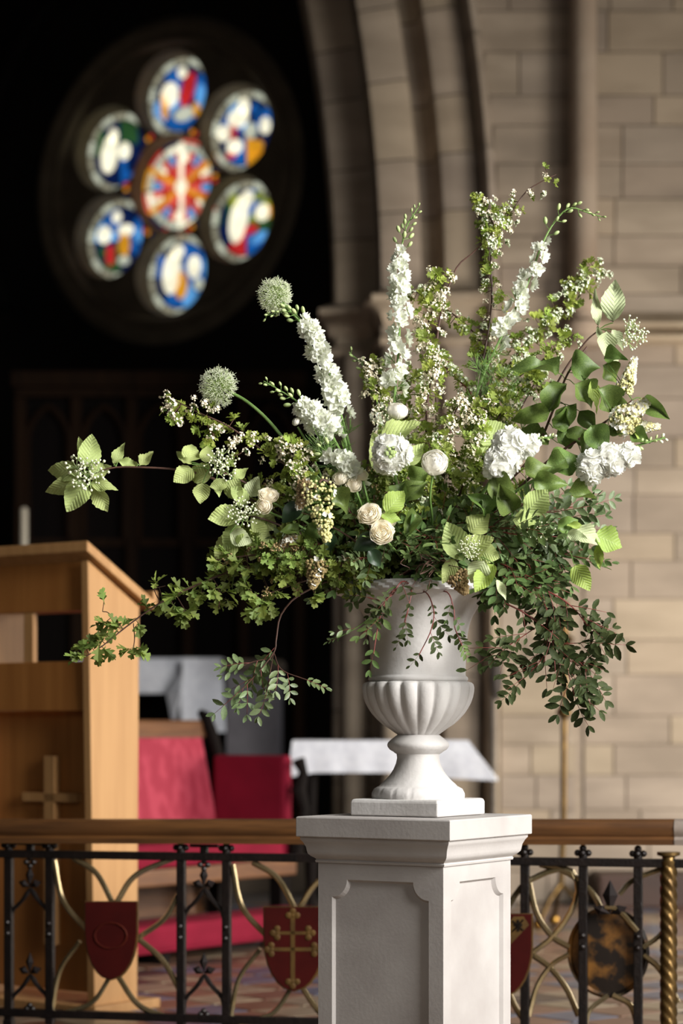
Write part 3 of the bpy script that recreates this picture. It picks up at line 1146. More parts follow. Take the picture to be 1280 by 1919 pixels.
for px in (17, 94, 340, 425, 692, 768, 984, 1093, 1196):
    u = rbar(at_z(px, zb_ - .03), at_z(px, zt_ + .012), .0115, .0115, 'upright')
    sub('finial', finial(px, zt_ + .014), M_iron, u, True, fix=False)
    sub('boss', MB().ball(at_z(px, (zt_ + zb_) / 2 + .03, .014), .008, 8, 6).ball(at_z(px, (zt_ + zb_) / 2 - .0, .014), .008, 8, 6), M_iron, u, True, fix=False)
    MB().box((-.014, -.014, 0), (.014, .014, .05), Matrix.Translation(at_z(px, ZC)))
for px in (17, 425, 768, 1093):
    p = at_z(px, ZC)
    q = at_z(px, zb_ - .02)
    rbar(p, q, .014, .014, 'stanchion')


def arc(p3, r=.0072, m=M_arc, off=0.0, name='arc'):
    pts = catmull([RP(x, y, off) for x, y in p3], 18)
    return MB().tube(pts, r, 6, flat=1.5).build(name, m, rail, smooth=True)


A1 = [((137, 1608), (180, 1636), (211, 1692)), ((101, 1612), (118, 1688), (166, 1746)), ((332, 1606), (255, 1640), (218, 1692)), ((334, 1676), (308, 1722), (258, 1758)),
      ((258, 1758), (305, 1800), (335, 1852)), ((220, 1828), (262, 1885), (330, 1911)), ((208, 1828), (170, 1880), (98, 1902)), ((150, 1764), (112, 1820), (97, 1898))]
for q in A1:
    arc(q)
cx1, cy1, cx2, cy2 = 213, 1758, 555, 1772
for q in A1:
    arc([(cx2 + (x - cx1) * 1.07, cy2 + (y - cy1) * 1.04) for x, y in q])
for q in A1:          # behind the pedestal
    arc([(cx1 - 338 + (x - cx1), cy1 - 8 + (y - cy1)) for x, y in q])
AR = [((940, 1730), (956, 1691), (990, 1651), (1060, 1627), (1082, 1665), (1067, 1712), (1033, 1758), (996, 1786)),
      ((990, 1655), (1004, 1712), (1033, 1755), (1066, 1776)), ((1010, 1620), (1060, 1635), (1105, 1670), (1129, 1709)),
      ((996, 1790), (1028, 1813), (1060, 1853), (1083, 1905)), ((1066, 1789), (1033, 1809), (1006, 1848), (990, 1905)), ((950, 1855), (967, 1893), (990, 1925)),
      ((1160, 1676), (1187, 1649), (1250, 1624)), ((1205, 1776), (1237, 1752), (1268, 1705)), ((1205, 1791), (1237, 1819), (1270, 1880)),
      ((1139, 1866), (1105, 1893), (1096, 1925)), ((1147, 1866), (1180, 1884), (1193, 1920))]
for q in AR:
    arc(q, off=-.012)
arc(((1135, 1700), (1160, 1706), (1195, 1745)), off=.012)


def fork(px, py):
    """forged Y with a leaf on top between two uprights"""
    b = MB()
    b.tube(catmull([RP(px, py), RP(px - 14, py + 22), RP(px - 34, py + 44), RP(px - 39, py + 70)], 8), [.004, .0075, .0065, .006, .006, .006, .006, .005], 6)
    b.tube(catmull([RP(px, py), RP(px + 14, py + 22), RP(px + 32, py + 42), RP(px + 38, py + 66)], 8), [.004, .0075, .0065, .006, .006, .006, .006, .005], 6)
    o = b.build('forked_bar', M_iron, rail, smooth=True)
    lb = MB()
    for dx, dy, l in ((0, -1, 36), (-1, -.25, 22), (1, -.25, 22)):
        c = RP(px + dx * l * .5, py - 6 + dy * l * .5)
        e = RP(px + dx * l, py - 6 + dy * l)
        base = RP(px, py - 2)
        w = .012
        dirv = (e - base).normalized()
        s = dirv.cross(RNRM)
        lb.add([base + RNRM * .004, c + s * w + RNRM * .006, e + RNRM * .002, c - s * w + RNRM * .006, c + RNRM * .016, c - RNRM * .004],
               [(0, 1, 4), (1, 2, 4), (2, 3, 4), (3, 0, 4), (1, 0, 5), (2, 1, 5), (3, 2, 5), (0, 3, 5)])
    sub('leaf_ornament', lb, M_blackiron, o, False, fix=False)


for px in (57, 383):
    fork(px, 1664)
    fork(px, 1826)
for px in (57, 383, 726):
    rbar(at_z(px, zt_), at_z(px, HZ - .064), .010, .010, 'bracket')
    b = MB()
    for dx in (-22, 22):
        b.ball(RP(px + dx, 1574), .007, 8, 6)
    b.box((-.04, -.006, -.004), (.04, .006, .004), Matrix.Translation(at_z(px, HZ - .066)) @ Matrix.Rotation(radians(-14), 4, 'Z'))
    b.build('bracket_plate', M_iron, rail, smooth=True)
    b = MB()
    c = at_z(px, zt_ - .022, .004)
    for a in range(4):
        b.ball(c + RDIR * .011 * cos(a * pi / 2) + Vector((0, 0, .011 * sin(a * pi / 2))), .008, 8, 6)
    b.build('rosette', M_iron, rail, smooth=True)
    b = MB()
    c = at_z(px, zb_ + .012, .006)
    for a in range(4):
        b.ball(c + RDIR * .009 * cos(a * pi / 2) + Vector((0, 0, .009 * sin(a * pi / 2))), .008, 8, 6)
    b.build('rosette', M_iron, rail, smooth=True)


def shield(x0, x1, y0, y1, off=.02):
    """heater shield plate with a thin gilt rim"""
    def outline(k):
        cx, hw, h = (x0 + x1) / 2, (x1 - x0) / 2 * k, (y1 - y0)
        yc = (y0 + y1) / 2
        pts = [(cx - hw, y0 + (1 - k) * 20), (cx + hw, y0 + (1 - k) * 20)]
        for t in (.42, .55, .68, .8, .9, .96):
            pts.append((cx + hw * sqrt(max(0, 1 - ((t - .38) / .62) ** 2.0)), y0 + h * (t - (1 - k) * .4)))
        pts.append((cx, y1 - (1 - k) * 40))
        for t in (.96, .9, .8, .68, .55, .42):
            pts.append((cx - hw * sqrt(max(0, 1 - ((t - .38) / .62) ** 2.0)), y0 + h * (t - (1 - k) * .4)))
        return pts
    rim = MB().prism([RP(x, y, off) for x, y in outline(1.0)], RNRM * -.006).build('shield', M_gilt, rail)
    sub('painted_field', MB().prism([RP(x, y, off + .003) for x, y in outline(.95)], RNRM * -.004), M_shield, rim)
    return rim


def sbar(pr, x0, y0, x1, y1, m=M_gilt, off=.024):
    sub('emblem_bar', MB().prism([RP(x0, y0, off), RP(x1, y0, off), RP(x1, y1, off), RP(x0, y1, off)], RNRM * -.003), m, pr)


def trefoil(pr, cx, cy, d, m=M_gilt, s=1.0, off=.0245):
    b = MB()
    dx, dy = d
    for q, w in (((dx, dy), 1), ((dy, dx), 1), ((-dy, -dx), 1)):
        b.ball(RP(cx + q[0] * 8 * s, cy + q[1] * 8 * s, off - .003), .0088 * s, 8, 5)
    b.ball(RP(cx, cy, off - .003), .007 * s, 8, 5)
    for i, v in enumerate(b.v):
        vv = Vector(v)
        p0 = RP(cx, cy, off)
        k = (vv - p0).dot(RNRM)
        b.v[i] = tuple(vv - RNRM * k * .8)
    sub('trefoil', b, m, pr, True, fix=False)


s1 = shield(163, 263, 1688, 1836)
# a faint wreath on the first shield
M_wreath = mat('worn_wreath', (58, 14, 8), (74, 26, 14), .7, 30, spec=.1)
b = MB()
b.tube([RP(213 + 30 * cos(t * pi / 8), 1752 + 24 * sin(t * pi / 8), .0235) for t in range(17)], .0025, 5)
sub('wreath', b, M_wreath, s1, True)
s2 = shield(497, 613, 1698, 1857)
sbar(s2, 549, 1712, 557, 1846)
sbar(s2, 520, 1744, 588, 1750)
sbar(s2, 510, 1774, 598, 1781)
for cx, cy, d in ((553, 1714, (0, -1)), (524, 1747, (-1, 0)), (582, 1747, (1, 0)), (513, 1778, (-1, 0)), (593, 1778, (1, 0)), (553, 1838, (0, 1))):
    trefoil(s2, cx, cy, d)
s3 = shield(896, 1001, 1711, 1866)
b = MB().prism([RP(948, 1735, .0245), RP(958, 1770, .0245), RP(994, 1732, .0245), RP(984, 1716, .0245), RP(966, 1716, .0245)], RNRM * -.003)
sub('emblem_band', b, M_gilt, s3)
sbar(s3, 966, 1730, 982, 1734, MATS['wrought_iron'], .0265)
sbar(s3, 972, 1722, 976, 1744, MATS['wrought_iron'], .0265)
sub('emblem_saltire', MB().tube([RP(964, 1724, .026), RP(984, 1742, .026)], .002, 4).tube([RP(984, 1722, .026), RP(964, 1744, .026)], .002, 4), M_iron, s3)

# oval medallion with worn gilding
b = MB()
cmed = RP(1138, 1786, -.02)
ring_p = []
n = 40
vs, fs = [], []
prof = [(1.0, -.006), (1.0, .006), (.94, .012), (.88, .006), (.6, .010), (.25, .012)]
for i in range(n):
    t = 2 * pi * i / n
    for r, d in prof:
        vs.append(cmed + RDIR * (.107 * r * cos(t)) + Vector((0, 0, .119 * r * sin(t))) + RNRM * d)
m = len(prof)
for i in range(n):
    j = (i + 1) % n
    fs += [(i * m + k, j * m + k, j * m + k + 1, i * m + k + 1) for k in range(m - 1)]
fs.append(tuple(i * m + m - 1 for i in range(n)))
fs.append(tuple(i * m for i in range(n))[::-1])
b.add(vs, fs)
M_worn = mat('worn_gilding', (26, 17, 10), (128, 86, 36), 0.5, 16.0, metal=.3, lo=.42, hi=.6)
med = b.build('medallion', M_worn, rail, smooth=True)
b = MB()
for dx, dy, l, w in ((0, -1, 66, .020), (-1, -.1, 32, .014), (1, -.1, 32, .014)):
    base = RP(1145, 1712, .016)
    e = RP(1145 + dx * l, 1694 + dy * l + (8 if dx else 20), .016)
    c = base.lerp(e, .55)
    s = (e - base).normalized().cross(RNRM)
    b.add([base, c + s * w, e, c - s * w, c + RNRM * .012, c - RNRM * .012], [(0, 1, 4), (1, 2, 4), (2, 3, 4), (3, 0, 4), (1, 0, 5), (2, 1, 5), (3, 2, 5), (0, 3, 5)])
sub('fleur', b, M_blackiron, med, fix=False)

# twisted brass post under the rail end
tp = at_z(1253, 0)
n, rows_ = 24, 90
vs, fs = [], []
ztop_, zbot_ = RP(1253, 1622).z, ZC + .05
for i in range(rows_ + 1):
    z = zbot_ + (ztop_ - zbot_) * i / rows_
    for k in range(n):
        t = 2 * pi * k / n
        r = .0170 + .0060 * abs(sin(2.5 * (t + z * 42)))
        vs.append((tp.x + r * cos(t), tp.y + r * sin(t), z))
for i in range(rows_):
    for k in range(n):
        k2 = (k + 1) % n
        fs.append((i * n + k, i * n + k2, (i + 1) * n + k2, (i + 1) * n + k))
tw = MB().add(vs, fs).build('twisted_post', M_oldbrass, rail, smooth=True, fix=False)
sub('post_cap', MB().lathe([(.02, ztop_ - .004), (.022, ztop_ + .01), (.017, ztop_ + .016), (.017, HZ - .078), (.03, HZ - .074), (.03, HZ - .066)], 20, (tp.x, tp.y, 0)), M_oldbrass, tw, True)
sub('post_base', MB().lathe([(.04, ZC), (.04, ZC + .02), (.026, ZC + .05)], 20, (tp.x, tp.y, 0)), M_oldbrass, tw, True)

# ================================================================== PEDESTAL AND URN
M_plaster = mat('white_plaster', (154, 148, 144), (170, 165, 161), 0.8, 6.0, 0.05, 120, detail=6)
M_urn = mat('urn_white', (186, 182, 178), (202, 199, 196), 0.75, 10.0, 0.10, 90, detail=6)
AL = radians(31.4)
PC = Vector((0.1625, 4.927, 0))
pu = Vector((cos(AL), -sin(AL), 0))
pv = Vector((sin(AL), cos(AL), 0))
PEDM = Matrix(((pu.x, pv.x, 0, PC.x), (pu.y, pv.y, 0, PC.y), (0, 0, 1, 0), (0, 0, 0, 1)))
ped = thing('pedestal', 'square white plaster pedestal with recessed scooped-corner panels and moulded cap', 'pedestal', (PC.x, PC.y, 0))
PT = 0.949


def sq_loft(levels, n_in=None):
    """square section lofted through (half side, z)"""
    b = MB()
    vs, fs = [], []
    for h, z in levels:
        vs += [PEDM @ Vector(p) for p in ((-h, -h, z), (h, -h, z), (h, h, z), (-h, h, z))]
    for i in range(len(levels) - 1):
        for k in range(4):
            k2 = (k + 1) % 4
            fs.append((4 * i + k, 4 * i + k2, 4 * i + 4 + k2, 4 * i + 4 + k))
    fs.append((3, 2, 1, 0))
    e = 4 * (len(levels) - 1)
    fs.append((e, e + 1, e + 2, e + 3))
    b.add(vs, fs)
    return b


hs = .155
sq_loft([(.1895, PT - .044), (.1905, PT - .042), (.1905, PT - .003), (.1885, PT)]).build('cap_slab', M_plaster, ped, bevel=.0015)
sq_loft([(hs + .001, .8485), (hs + .004, .849), (hs + .005, .853), (hs + .003, .856), (hs + .006, .859), (hs + .012, .863), (hs + .0165, .868), (hs + .018, .874), (hs + .0195, .883), (hs + .024, .893), (hs + .0285, .899), (hs + .0285, PT - .043)]).build('cornice', M_plaster, ped, smooth=True)
sq_loft([(.205, 0), (.205, .07), (.195, .085), (.185, .09), (.178, .11), (.165, .125), (.158, .13)]).build('base_moulding', M_plaster, ped, smooth=True)
# shaft: four faces with a sunk panel each
b = MB()
zlo, zhi = .13, .8495
mx, r = .035, .038
pz0, pz1 = .19, zhi - .036
outer = [Vector(p) for p in ((-hs, zlo), (hs, zlo), (hs, zhi), (-hs, zhi))]


def panel_outline(g):
    xl, xr, z0, z1 = -hs + mx + g, hs - mx - g, pz0 + g, pz1 - g
    o = []
    for (cx, cz, a0) in ((xl, z0, 90), (xr, z0, 180), (xr, z1, 270), (xl, z1, 0)):
        for k in range(9):
            a = radians(a0 - k * 90 / 8)
            o.append(Vector((cx + r * cos(a), cz + r * sin(a))))
    return o


def fix_order(o):
    return o


ho = panel_outline(0)
hi_ = panel_outline(.005)
V, T = holed(outer, [ho])
Vi, Ti = holed(hi_, [])
for f in range(4):
    Rf = PEDM @ Matrix.Rotation(f * pi / 2, 4, 'Z')
    b.add([Rf @ Vector((v.x, -hs, v.y)) for v in V], T)
    n = len(ho)
    b.add([Rf @ Vector((v.x, -hs, v.y)) for v in ho] + [Rf @ Vector((v.x, -hs + .008, v.y)) for v in hi_],
          [(i, (i + 1) % n, n + (i + 1) % n, n + i) for i in range(n)])
    b.add([Rf @ Vector((v.x, -hs + .008, v.y)) for v in Vi], Ti)
b.build('shaft', M_plaster, ped, fix=False)

UC = Vector((0.1685, 4.927, 0))
KU = F / 4.927


def uz(py):
    return CAMZ - (py - HY) / KU


urn = thing('garden_urn', 'white fluted garden urn on a square foot standing on the pedestal', 'urn', (UC.x, UC.y, PT))
PEDM2 = Matrix.Translation((UC.x - PC.x, UC.y - PC.y, 0)) @ PEDM
save = PEDM
PEDM = PEDM2
sq_loft([(.107, PT + .001), (.1085, PT + .004), (.1085, PT + .030), (.106, PT + .036), (.100, PT + .0375)]).build('foot_block', M_urn, urn, bevel=.003)
PEDM = save
zf = PT + .037


def up(l):
    return [(r / KU, uz(y)) for r, y in l]


def foot_fn(r, z, t):
    zz = (z - uz(1495)) * KU
    if 3 < zz < 20:
        g = abs(((t * 16 / (2 * pi)) % 1) - .5)
        if g < .07:
            return r - .0022
    return r


foot_prof = [(86.5 / KU, zf)] + up([(87.5, 1491), (87, 1486), (83, 1478), (76, 1474), (74, 1473.5), (70, 1469), (62, 1462), (53, 1452), (46, 1441), (41.5, 1430), (39.5, 1420), (40.5, 1413), (44, 1411),
                                 (46, 1409), (53, 1405), (57, 1400), (58, 1396), (57, 1392), (52, 1387), (46, 1382), (42, 1379), (39, 1377)])
MB().lathe(foot_prof, 128, (UC.x, UC.y, 0), foot_fn).build('stem_foot', M_urn, urn, smooth=True, fix=False)
bowl_prof = up([(36, 1379), (40, 1376), (46, 1372), (57, 1364), (68, 1357), (79, 1347), (88, 1337), (94, 1328), (99.5, 1318), (103.5, 1307), (105.5, 1297), (106, 1289), (104.5, 1283), (101, 1279.5), (94, 1277.5), (86, 1277)])


def flute(r, z, t):
    k = (uz(1277) - z) * KU          # px below the rim of the flutes
    a = min(1.0, max(0.0, k / 7.0)) ** .5
    low = min(1.0, max(0.15, (uz(1382) - z) * -KU / 40.0 + .15))
    c = abs(sin(10 * t + .4)) ** .55
    return r * (1 - .085 * (1 - c) * (0.45 + .55 * low)) if k > 0.5 else r * .95


MB().lathe(bowl_prof, 240, (UC.x, UC.y, 0), flute).build('fluted_bowl', M_urn, urn, smooth=True, fix=False)
body_prof = up([(86, 1279), (91.5, 1277), (93.5, 1274.5), (93.5, 1271), (92, 1268.5), (90, 1267.5), (89, 1265), (89.2, 1240), (90, 1216), (92.5, 1190), (96, 1172), (102, 1155), (109, 1143), (120, 1131), (133, 1122), (146, 1116.5), (155, 1114)])
inner = up([(150, 1098), (130, 1106), (105, 1125), (88, 1160), (80, 1200)])
MB().lathe(body_prof, 96, (UC.x, UC.y, 0), caps=False).build('body', M_urn, urn, smooth=True, fix=False)


def lipfn(r, z, t):
    if r * KU > 156:
        return r + .0035 * sin(36 * t + (z - uz(1105)) * 420) * (1 if r * KU > 157 else .4)
    return r


lip_prof = up([(153, 1114.5), (157, 1113), (160, 1110), (161.5, 1106), (161.5, 1101), (160, 1097), (157, 1094), (152, 1094), (144, 1098)]) + inner[1:]
MB().lathe(lip_prof, 256, (UC.x, UC.y, 0), lipfn, caps=False).build('carved_lip', M_urn, urn, smooth=True, fix=False)
foam = MB().lathe([(.085, uz(1200)), (.10, uz(1150)), (.125, uz(1112)), (.11, uz(1085)), (.06, uz(1068))], 20, (UC.x, UC.y, 0),
                  lambda r, z, t: r * (1 + .06 * sin(5 * t + z * 90)))
fo = foam.build('floral_foam', mat('moss_foam', (22, 30, 16), (34, 42, 22), .95, 40, .5, 80), None, smooth=True)
fo['label'] = 'dark green moss-covered foam filling the mouth of the urn'
fo['category'] = 'foam'

# ================================================================== FLOWERS
YU = 4.927


def P(px, py, dy=0.0):
    return W(px, py, YU + dy)


def px2m(p, dy=0.0):
    return p * (YU + dy) / F


TOCAM = Vector((0, -1, 0))
LM = {}
LM['whitebeam'] = mat('leaf_whitebeam', (166, 182, 104), (184, 198, 126), .65, 30, trans=.35, rnd=.14, vein=.13)
LM['whitebeam_pale'] = mat('leaf_whitebeam_pale', (178, 190, 142), (194, 204, 160), .7, 30, trans=.3, rnd=.10, vein=.2)
LM['lime'] = mat('leaf_lime', (142, 168, 68), (162, 184, 86), .6, 30, trans=.35, rnd=.10, vein=.12)
LM['lilac'] = mat('leaf_lilac', (86, 110, 50), (114, 136, 68), .5, 25, trans=.32, rnd=.22)
LM['dark'] = mat('leaf_dark', (34, 54, 34), (46, 68, 42), .4, 25, trans=.12, rnd=.2)
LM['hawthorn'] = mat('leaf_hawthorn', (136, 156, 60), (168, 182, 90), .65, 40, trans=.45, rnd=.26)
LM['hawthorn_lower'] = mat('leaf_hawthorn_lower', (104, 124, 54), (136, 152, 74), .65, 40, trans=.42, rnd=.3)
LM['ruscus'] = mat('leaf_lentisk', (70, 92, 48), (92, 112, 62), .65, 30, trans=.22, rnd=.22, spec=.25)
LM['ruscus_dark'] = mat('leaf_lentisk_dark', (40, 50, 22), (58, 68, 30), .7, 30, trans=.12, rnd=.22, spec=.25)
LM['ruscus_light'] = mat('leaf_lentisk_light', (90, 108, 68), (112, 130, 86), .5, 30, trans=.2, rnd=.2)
M_stem = mat('stem_green', (92, 124, 58), (112, 142, 76), .5, 30)
M_stem_dk = mat('stem_dark_green', (52, 84, 40), (66, 98, 48), .5, 30)
M_wood = mat('twig_brown', (64, 42, 34), (86, 58, 46), .6, 60)
M_red = mat('twig_red', (104, 44, 40), (122, 58, 50), .5, 60)
M_white = mat('petal_white', (242, 242, 234), (250, 250, 245), .6, 40, trans=.4, rnd=.03)
M_greenwhite = mat('petal_green_white', (230, 235, 206), (242, 245, 226), .6, 40, trans=.4, rnd=.04)
M_cream = mat('petal_cream', (252, 245, 226), (254, 250, 238), .65, 20, trans=.5, rnd=.03)
M_ivory = mat('petal_ivory', (246, 243, 230), (252, 250, 242), .6, 20, trans=.35)
M_bud = mat('bud_green', (150, 170, 104), (176, 192, 134), .5, 40, rnd=.12)
M_budpale = mat('bud_pale', (214, 216, 182), (228, 230, 202), .5, 40, rnd=.05)
M_blush = mat('blossom_blush', (224, 212, 184), (242, 234, 212), .6, 60, rnd=.10)
M_lilacbud = mat('lilac_bud', (190, 184, 120), (212, 206, 150), .5, 60, rnd=.08)
M_brownbud = mat('brown_bud', (126, 106, 68), (154, 132, 90), .6, 60, rnd=.15)
M_grit = mat('blossom_yellow', (190, 170, 90), (206, 186, 110), .6, 60)

# ---------- leaf meshes (length 1 along +Y, normal +Z)


def leaf_mesh(name, half, m, nrow=8, curl=.18, fold=.12, pleat=0.0, serr=0.0, wave=0.0, seed=0):
    rnd = random.Random(seed)
    b = MB()
    cols = (-1, -.5, 0, .5, 1)
    vs, fs = [], []
    for i in range(nrow + 1):
        t = i / nrow
        w = half(t)
        for c in cols:
            ww = w * (1 + (serr * (1 if i % 2 else -1) if abs(c) == 1 else 0))
            z = -curl * t * t + fold * abs(c) * w * 2 + (pleat * (1 if i % 2 else -1) * abs(c) * (1 if 0 < i < nrow else 0)) + wave * sin(t * 7 + seed) * c * w
            vs.append((c * ww, t + pleat * 1.5 * abs(c), z))
    k = len(cols)
    for i in range(nrow):
        for j in range(k - 1):
            fs.append((i * k + j, i * k + j + 1, (i + 1) * k + j + 1, (i + 1) * k + j))
    b.add(vs, fs)
    return b.mesh(name, m, True)


def ovate(a=.5, p=1.0):
    return lambda t: max(.002, a * (sin(pi * min(1, t ** .8)) ** .8) * (1.05 - .25 * t))


def heart(t):
    return max(.002, .56 * (sin(pi * t ** .62) ** .75) * (1.0 - .12 * t) * (1 if t < .6 else 1 - .5 * ((t - .6) / .4) ** 2))


def lance(t):
    return max(.002, .5 * sin(pi * t ** .9) ** .9)


LEAF = {}
for nm in ('whitebeam', 'whitebeam_pale', 'lime'):
    LEAF[nm] = [leaf_mesh('leaf', ovate(), LM[nm], 13, c, f, .024, .03, .3, s) for c, f, s in ((.15, .12, 1), (.30, .05, 2), (-.12, .18, 3))]
LEAF['lilac'] = [leaf_mesh('leaf', heart, LM['lilac'], 10, c, f, .007, 0, .5, s) for c, f, s in ((.2, .4, 1), (.38, .25, 2), (-.1, .5, 3))]
LEAF['dark'] = [leaf_mesh('leaf', ovate(), LM['dark'], 8, c, f, 0, 0, .2, s) for c, f, s in ((.2, .2, 1), (.3, .1, 2))]
LEAF['oval'] = [leaf_mesh('leaf', lance, LM['ruscus_light'], 5, c, f, 0, 0, .2, s) for c, f, s in ((.2, .2, 1), (.3, .1, 2))]


def lobed(name, m, seed):
    rnd = random.Random(seed)
    half = [(.03, .0), (.07, .22), (.36, .40), (.42, .55), (.13, .57), (.30, .78), (.25, .90), (.08, .905), (.07, .98), (.0, 1.0)]
    b = MB()
    curl = rnd.uniform(-.05, .3)
    for sgn in (-1, 1):
        vs = []
        for x, t in half:
            x *= rnd.uniform(.85, 1.15)
            vs.append((sgn * x, t, abs(x) * .35 - curl * t * t))
        n = len(vs)
        vs += [(0, t, -curl * t * t) for x, t in half]
        fs = [(n + i, i, i + 1, n + i + 1) if sgn > 0 else (n + i, n + i + 1, i + 1, i) for i in range(n - 1)]
        b.add(vs, fs)
    b.tube([(0, -.25, -.02), (0, 0, 0)], .012, 4)
    return b.mesh(name, m, True)


LEAF['hawthorn'] = [lobed('leaf', LM['hawthorn'], s) for s in range(4)]
LEAF['hawthorn_lower'] = [lobed('leaf', LM['hawthorn_lower'], s + 10) for s in range(4)]


def rosette(kind, seed, n=6):
    """tuft of lobed leaves on a short shoot, one leaf long"""
    rnd = random.Random(seed)
    b = MB()
    for k in range(n):
        src = rnd.choice(LEAF[kind])
        a = 2.4 * k
        d = Vector((cos(a) * .9, rnd.uniform(.2, 1.1), sin(a) * .9))
        M = frame(Vector((0, .1 * k / n, 0)), d, Vector((rnd.uniform(-.4, .4), .6, rnd.uniform(-.4, .4))) + Vector((0, 0, .4)), rnd.uniform(.65, 1.15))
        b.add([M @ v.co for v in src.vertices], [tuple(p.vertices) for p in src.polygons])
    return b.mesh('leaf_tuft', LM[kind], True)


TUFT = {k: [rosette(k, 50 + q, 5 + q % 3) for q in range(5)] for k in ('hawthorn', 'hawthorn_lower')}


def pinnate(m, seed, pairs=5):
    """compound leaf, unit length: red rachis with opposite oval leaflets"""
    rnd = random.Random(seed)
    b = MB()
    b.cur = 0
    crv = rnd.uniform(-.15, .15)
    drp = rnd.uniform(.0, .2)

    def rp(t):
        return Vector((crv * t * t, t, -drp * t * t))
    b.tube([rp(i / 5) for i in range(6)], [.012, .011, .010, .009, .008, .006], 4)
    b.cur = 1
    for k in range(pairs):
        t = .22 + .78 * k / (pairs - 1)
        for sgn in (-1, 1):
            if rnd.random() < .06:
                continue
            ln = rnd.uniform(.32, .44) * (.85 + .3 * sin(pi * t))
            a = radians(rnd.uniform(42, 70) if k < pairs - 1 else rnd.uniform(15, 30)) * sgn
            d = Vector((sin(a), cos(a), rnd.uniform(-.25, .2))).normalized()
            nz = Vector((rnd.uniform(-.5, .5), rnd.uniform(-.4, .4), 1))
            M = frame(rp(t), d, nz, ln)
            vs = [M @ Vector(v) for v in ((0, 0, 0), (-.17, .25, .05), (-.225, .55, .06), (-.13, .85, .03), (0, 1, -.04), (.13, .85, .03), (.225, .55, .06), (.17, .25, .05), (0, .5, 0))]
            b.add(vs, [(0, 8, 2, 1), (8, 4, 3, 2), (0, 7, 6, 8), (8, 6, 5, 4)])
    return b.mesh('leaf', [M_red, m], True)


for nm in ('ruscus', 'ruscus_dark', 'ruscus_light'):
    LEAF['p_' + nm] = [pinnate(LM[nm], s * 3 + len(nm), 3 + s % 3) for s in range(4)]


def feathery(seed):
    rnd = random.Random(seed)
    b = MB()
    for k in range(16):
        a = rnd.uniform(-1.0, 1.0)
        t0 = rnd.uniform(0, .45)
        d = Vector((sin(a), cos(a), rnd.uniform(-.35, .35)))
        l = rnd.uniform(.35, .6)
        p0 = Vector((0, t0, 0))
        b.tube([p0, p0 + d * l * .5, p0 + d * l + Vector((0, .08, 0))], [.012, .012, .004], 3, False)
    b.tube([(0, 0, 0), (0, .6, 0)], .012, 4, False)
    return b.mesh('feathery_leaf', mat('leaf_feathery', (86, 122, 50), (112, 146, 70), .5, 30, trans=.2, rnd=.2), True)


LEAF['feather'] = [feathery(s) for s in range(3)]

# ---------- small flower meshes


def petal_fan(b, n, r, up_, ruffle, width, rnd, z0=0.0, a0=0.0, rows=3, cup=0.0):
    for k in range(n):
        a = a0 + 2 * pi * k / n + rnd.uniform(-.15, .15)
        d = Vector((cos(a), sin(a), 0))
        s = Vector((-sin(a), cos(a), 0))
        vs, fs = [], []
        L = r * rnd.uniform(.85, 1.12)
        for i in range(rows + 1):
            t = i / rows
            w = width * r * (sin(pi * (t * .78 + .12)) ** .8)
            for c in (-1, 0, 1):
                z = z0 + up_ * L * t - cup * L * t * t + ruffle * r * (rnd.uniform(-1, 1) * t) + (.12 * r * abs(c) * t)
                p = d * L * t * (1 - .08 * abs(c) * t) + s * w * c + Vector((0, 0, z))
                vs.append(p)
        for i in range(rows):
            for c in range(2):
                fs.append((i * 3 + c, i * 3 + c + 1, i * 3 + c + 4, i * 3 + c + 3))
        b.add(vs, fs)


def floret_larkspur(seed):
    rnd = random.Random(seed)
    b = MB()
    petal_fan(b, 6, 1.0, .2, .28, .38, rnd)
    petal_fan(b, 6, .7, .7, .25, .34, rnd, .05, .5)
    b.cur = 1
    petal_fan(b, 3, .3, .9, .1, .4, rnd, .1, .2, 2)
    return b.mesh('floret', [mat('petal_larkspur', (236, 239, 222), (247, 248, 238), .6, 40, trans=.4, rnd=.04), M_greenwhite], True)


def floret_stock(seed):
    rnd = random.Random(seed)
    b = MB()
    petal_fan(b, 5, 1.0, .12, .16, .62, rnd, cup=.25)
    petal_fan(b, 5, .8, .45, .16, .58, rnd, .08, .4, cup=.1)
    petal_fan(b, 5, .55, .8, .14, .5, rnd, .12, .9)
    petal_fan(b, 3, .32, 1.2, .1, .5, rnd, .16, .2, 2)
    return b.mesh('floret', M_white, True)


FL_LARK = [floret_larkspur(s) for s in range(4)]
FL_STOCK = [floret_stock(s) for s in range(4)]
b = MB()
b.ball((0, .5, 0), .5, 8, 6, (.55, .55, 1), Matrix.Rotation(-pi / 2, 4, 'X'))
BUD = b.mesh('bud', M_bud, True)
b = MB()
b.ball((0, .5, 0), .5, 8, 6, (.7, .7, 1), Matrix.Rotation(-pi / 2, 4, 'X'))
BUDW = b.mesh('bud', M_budpale, True)


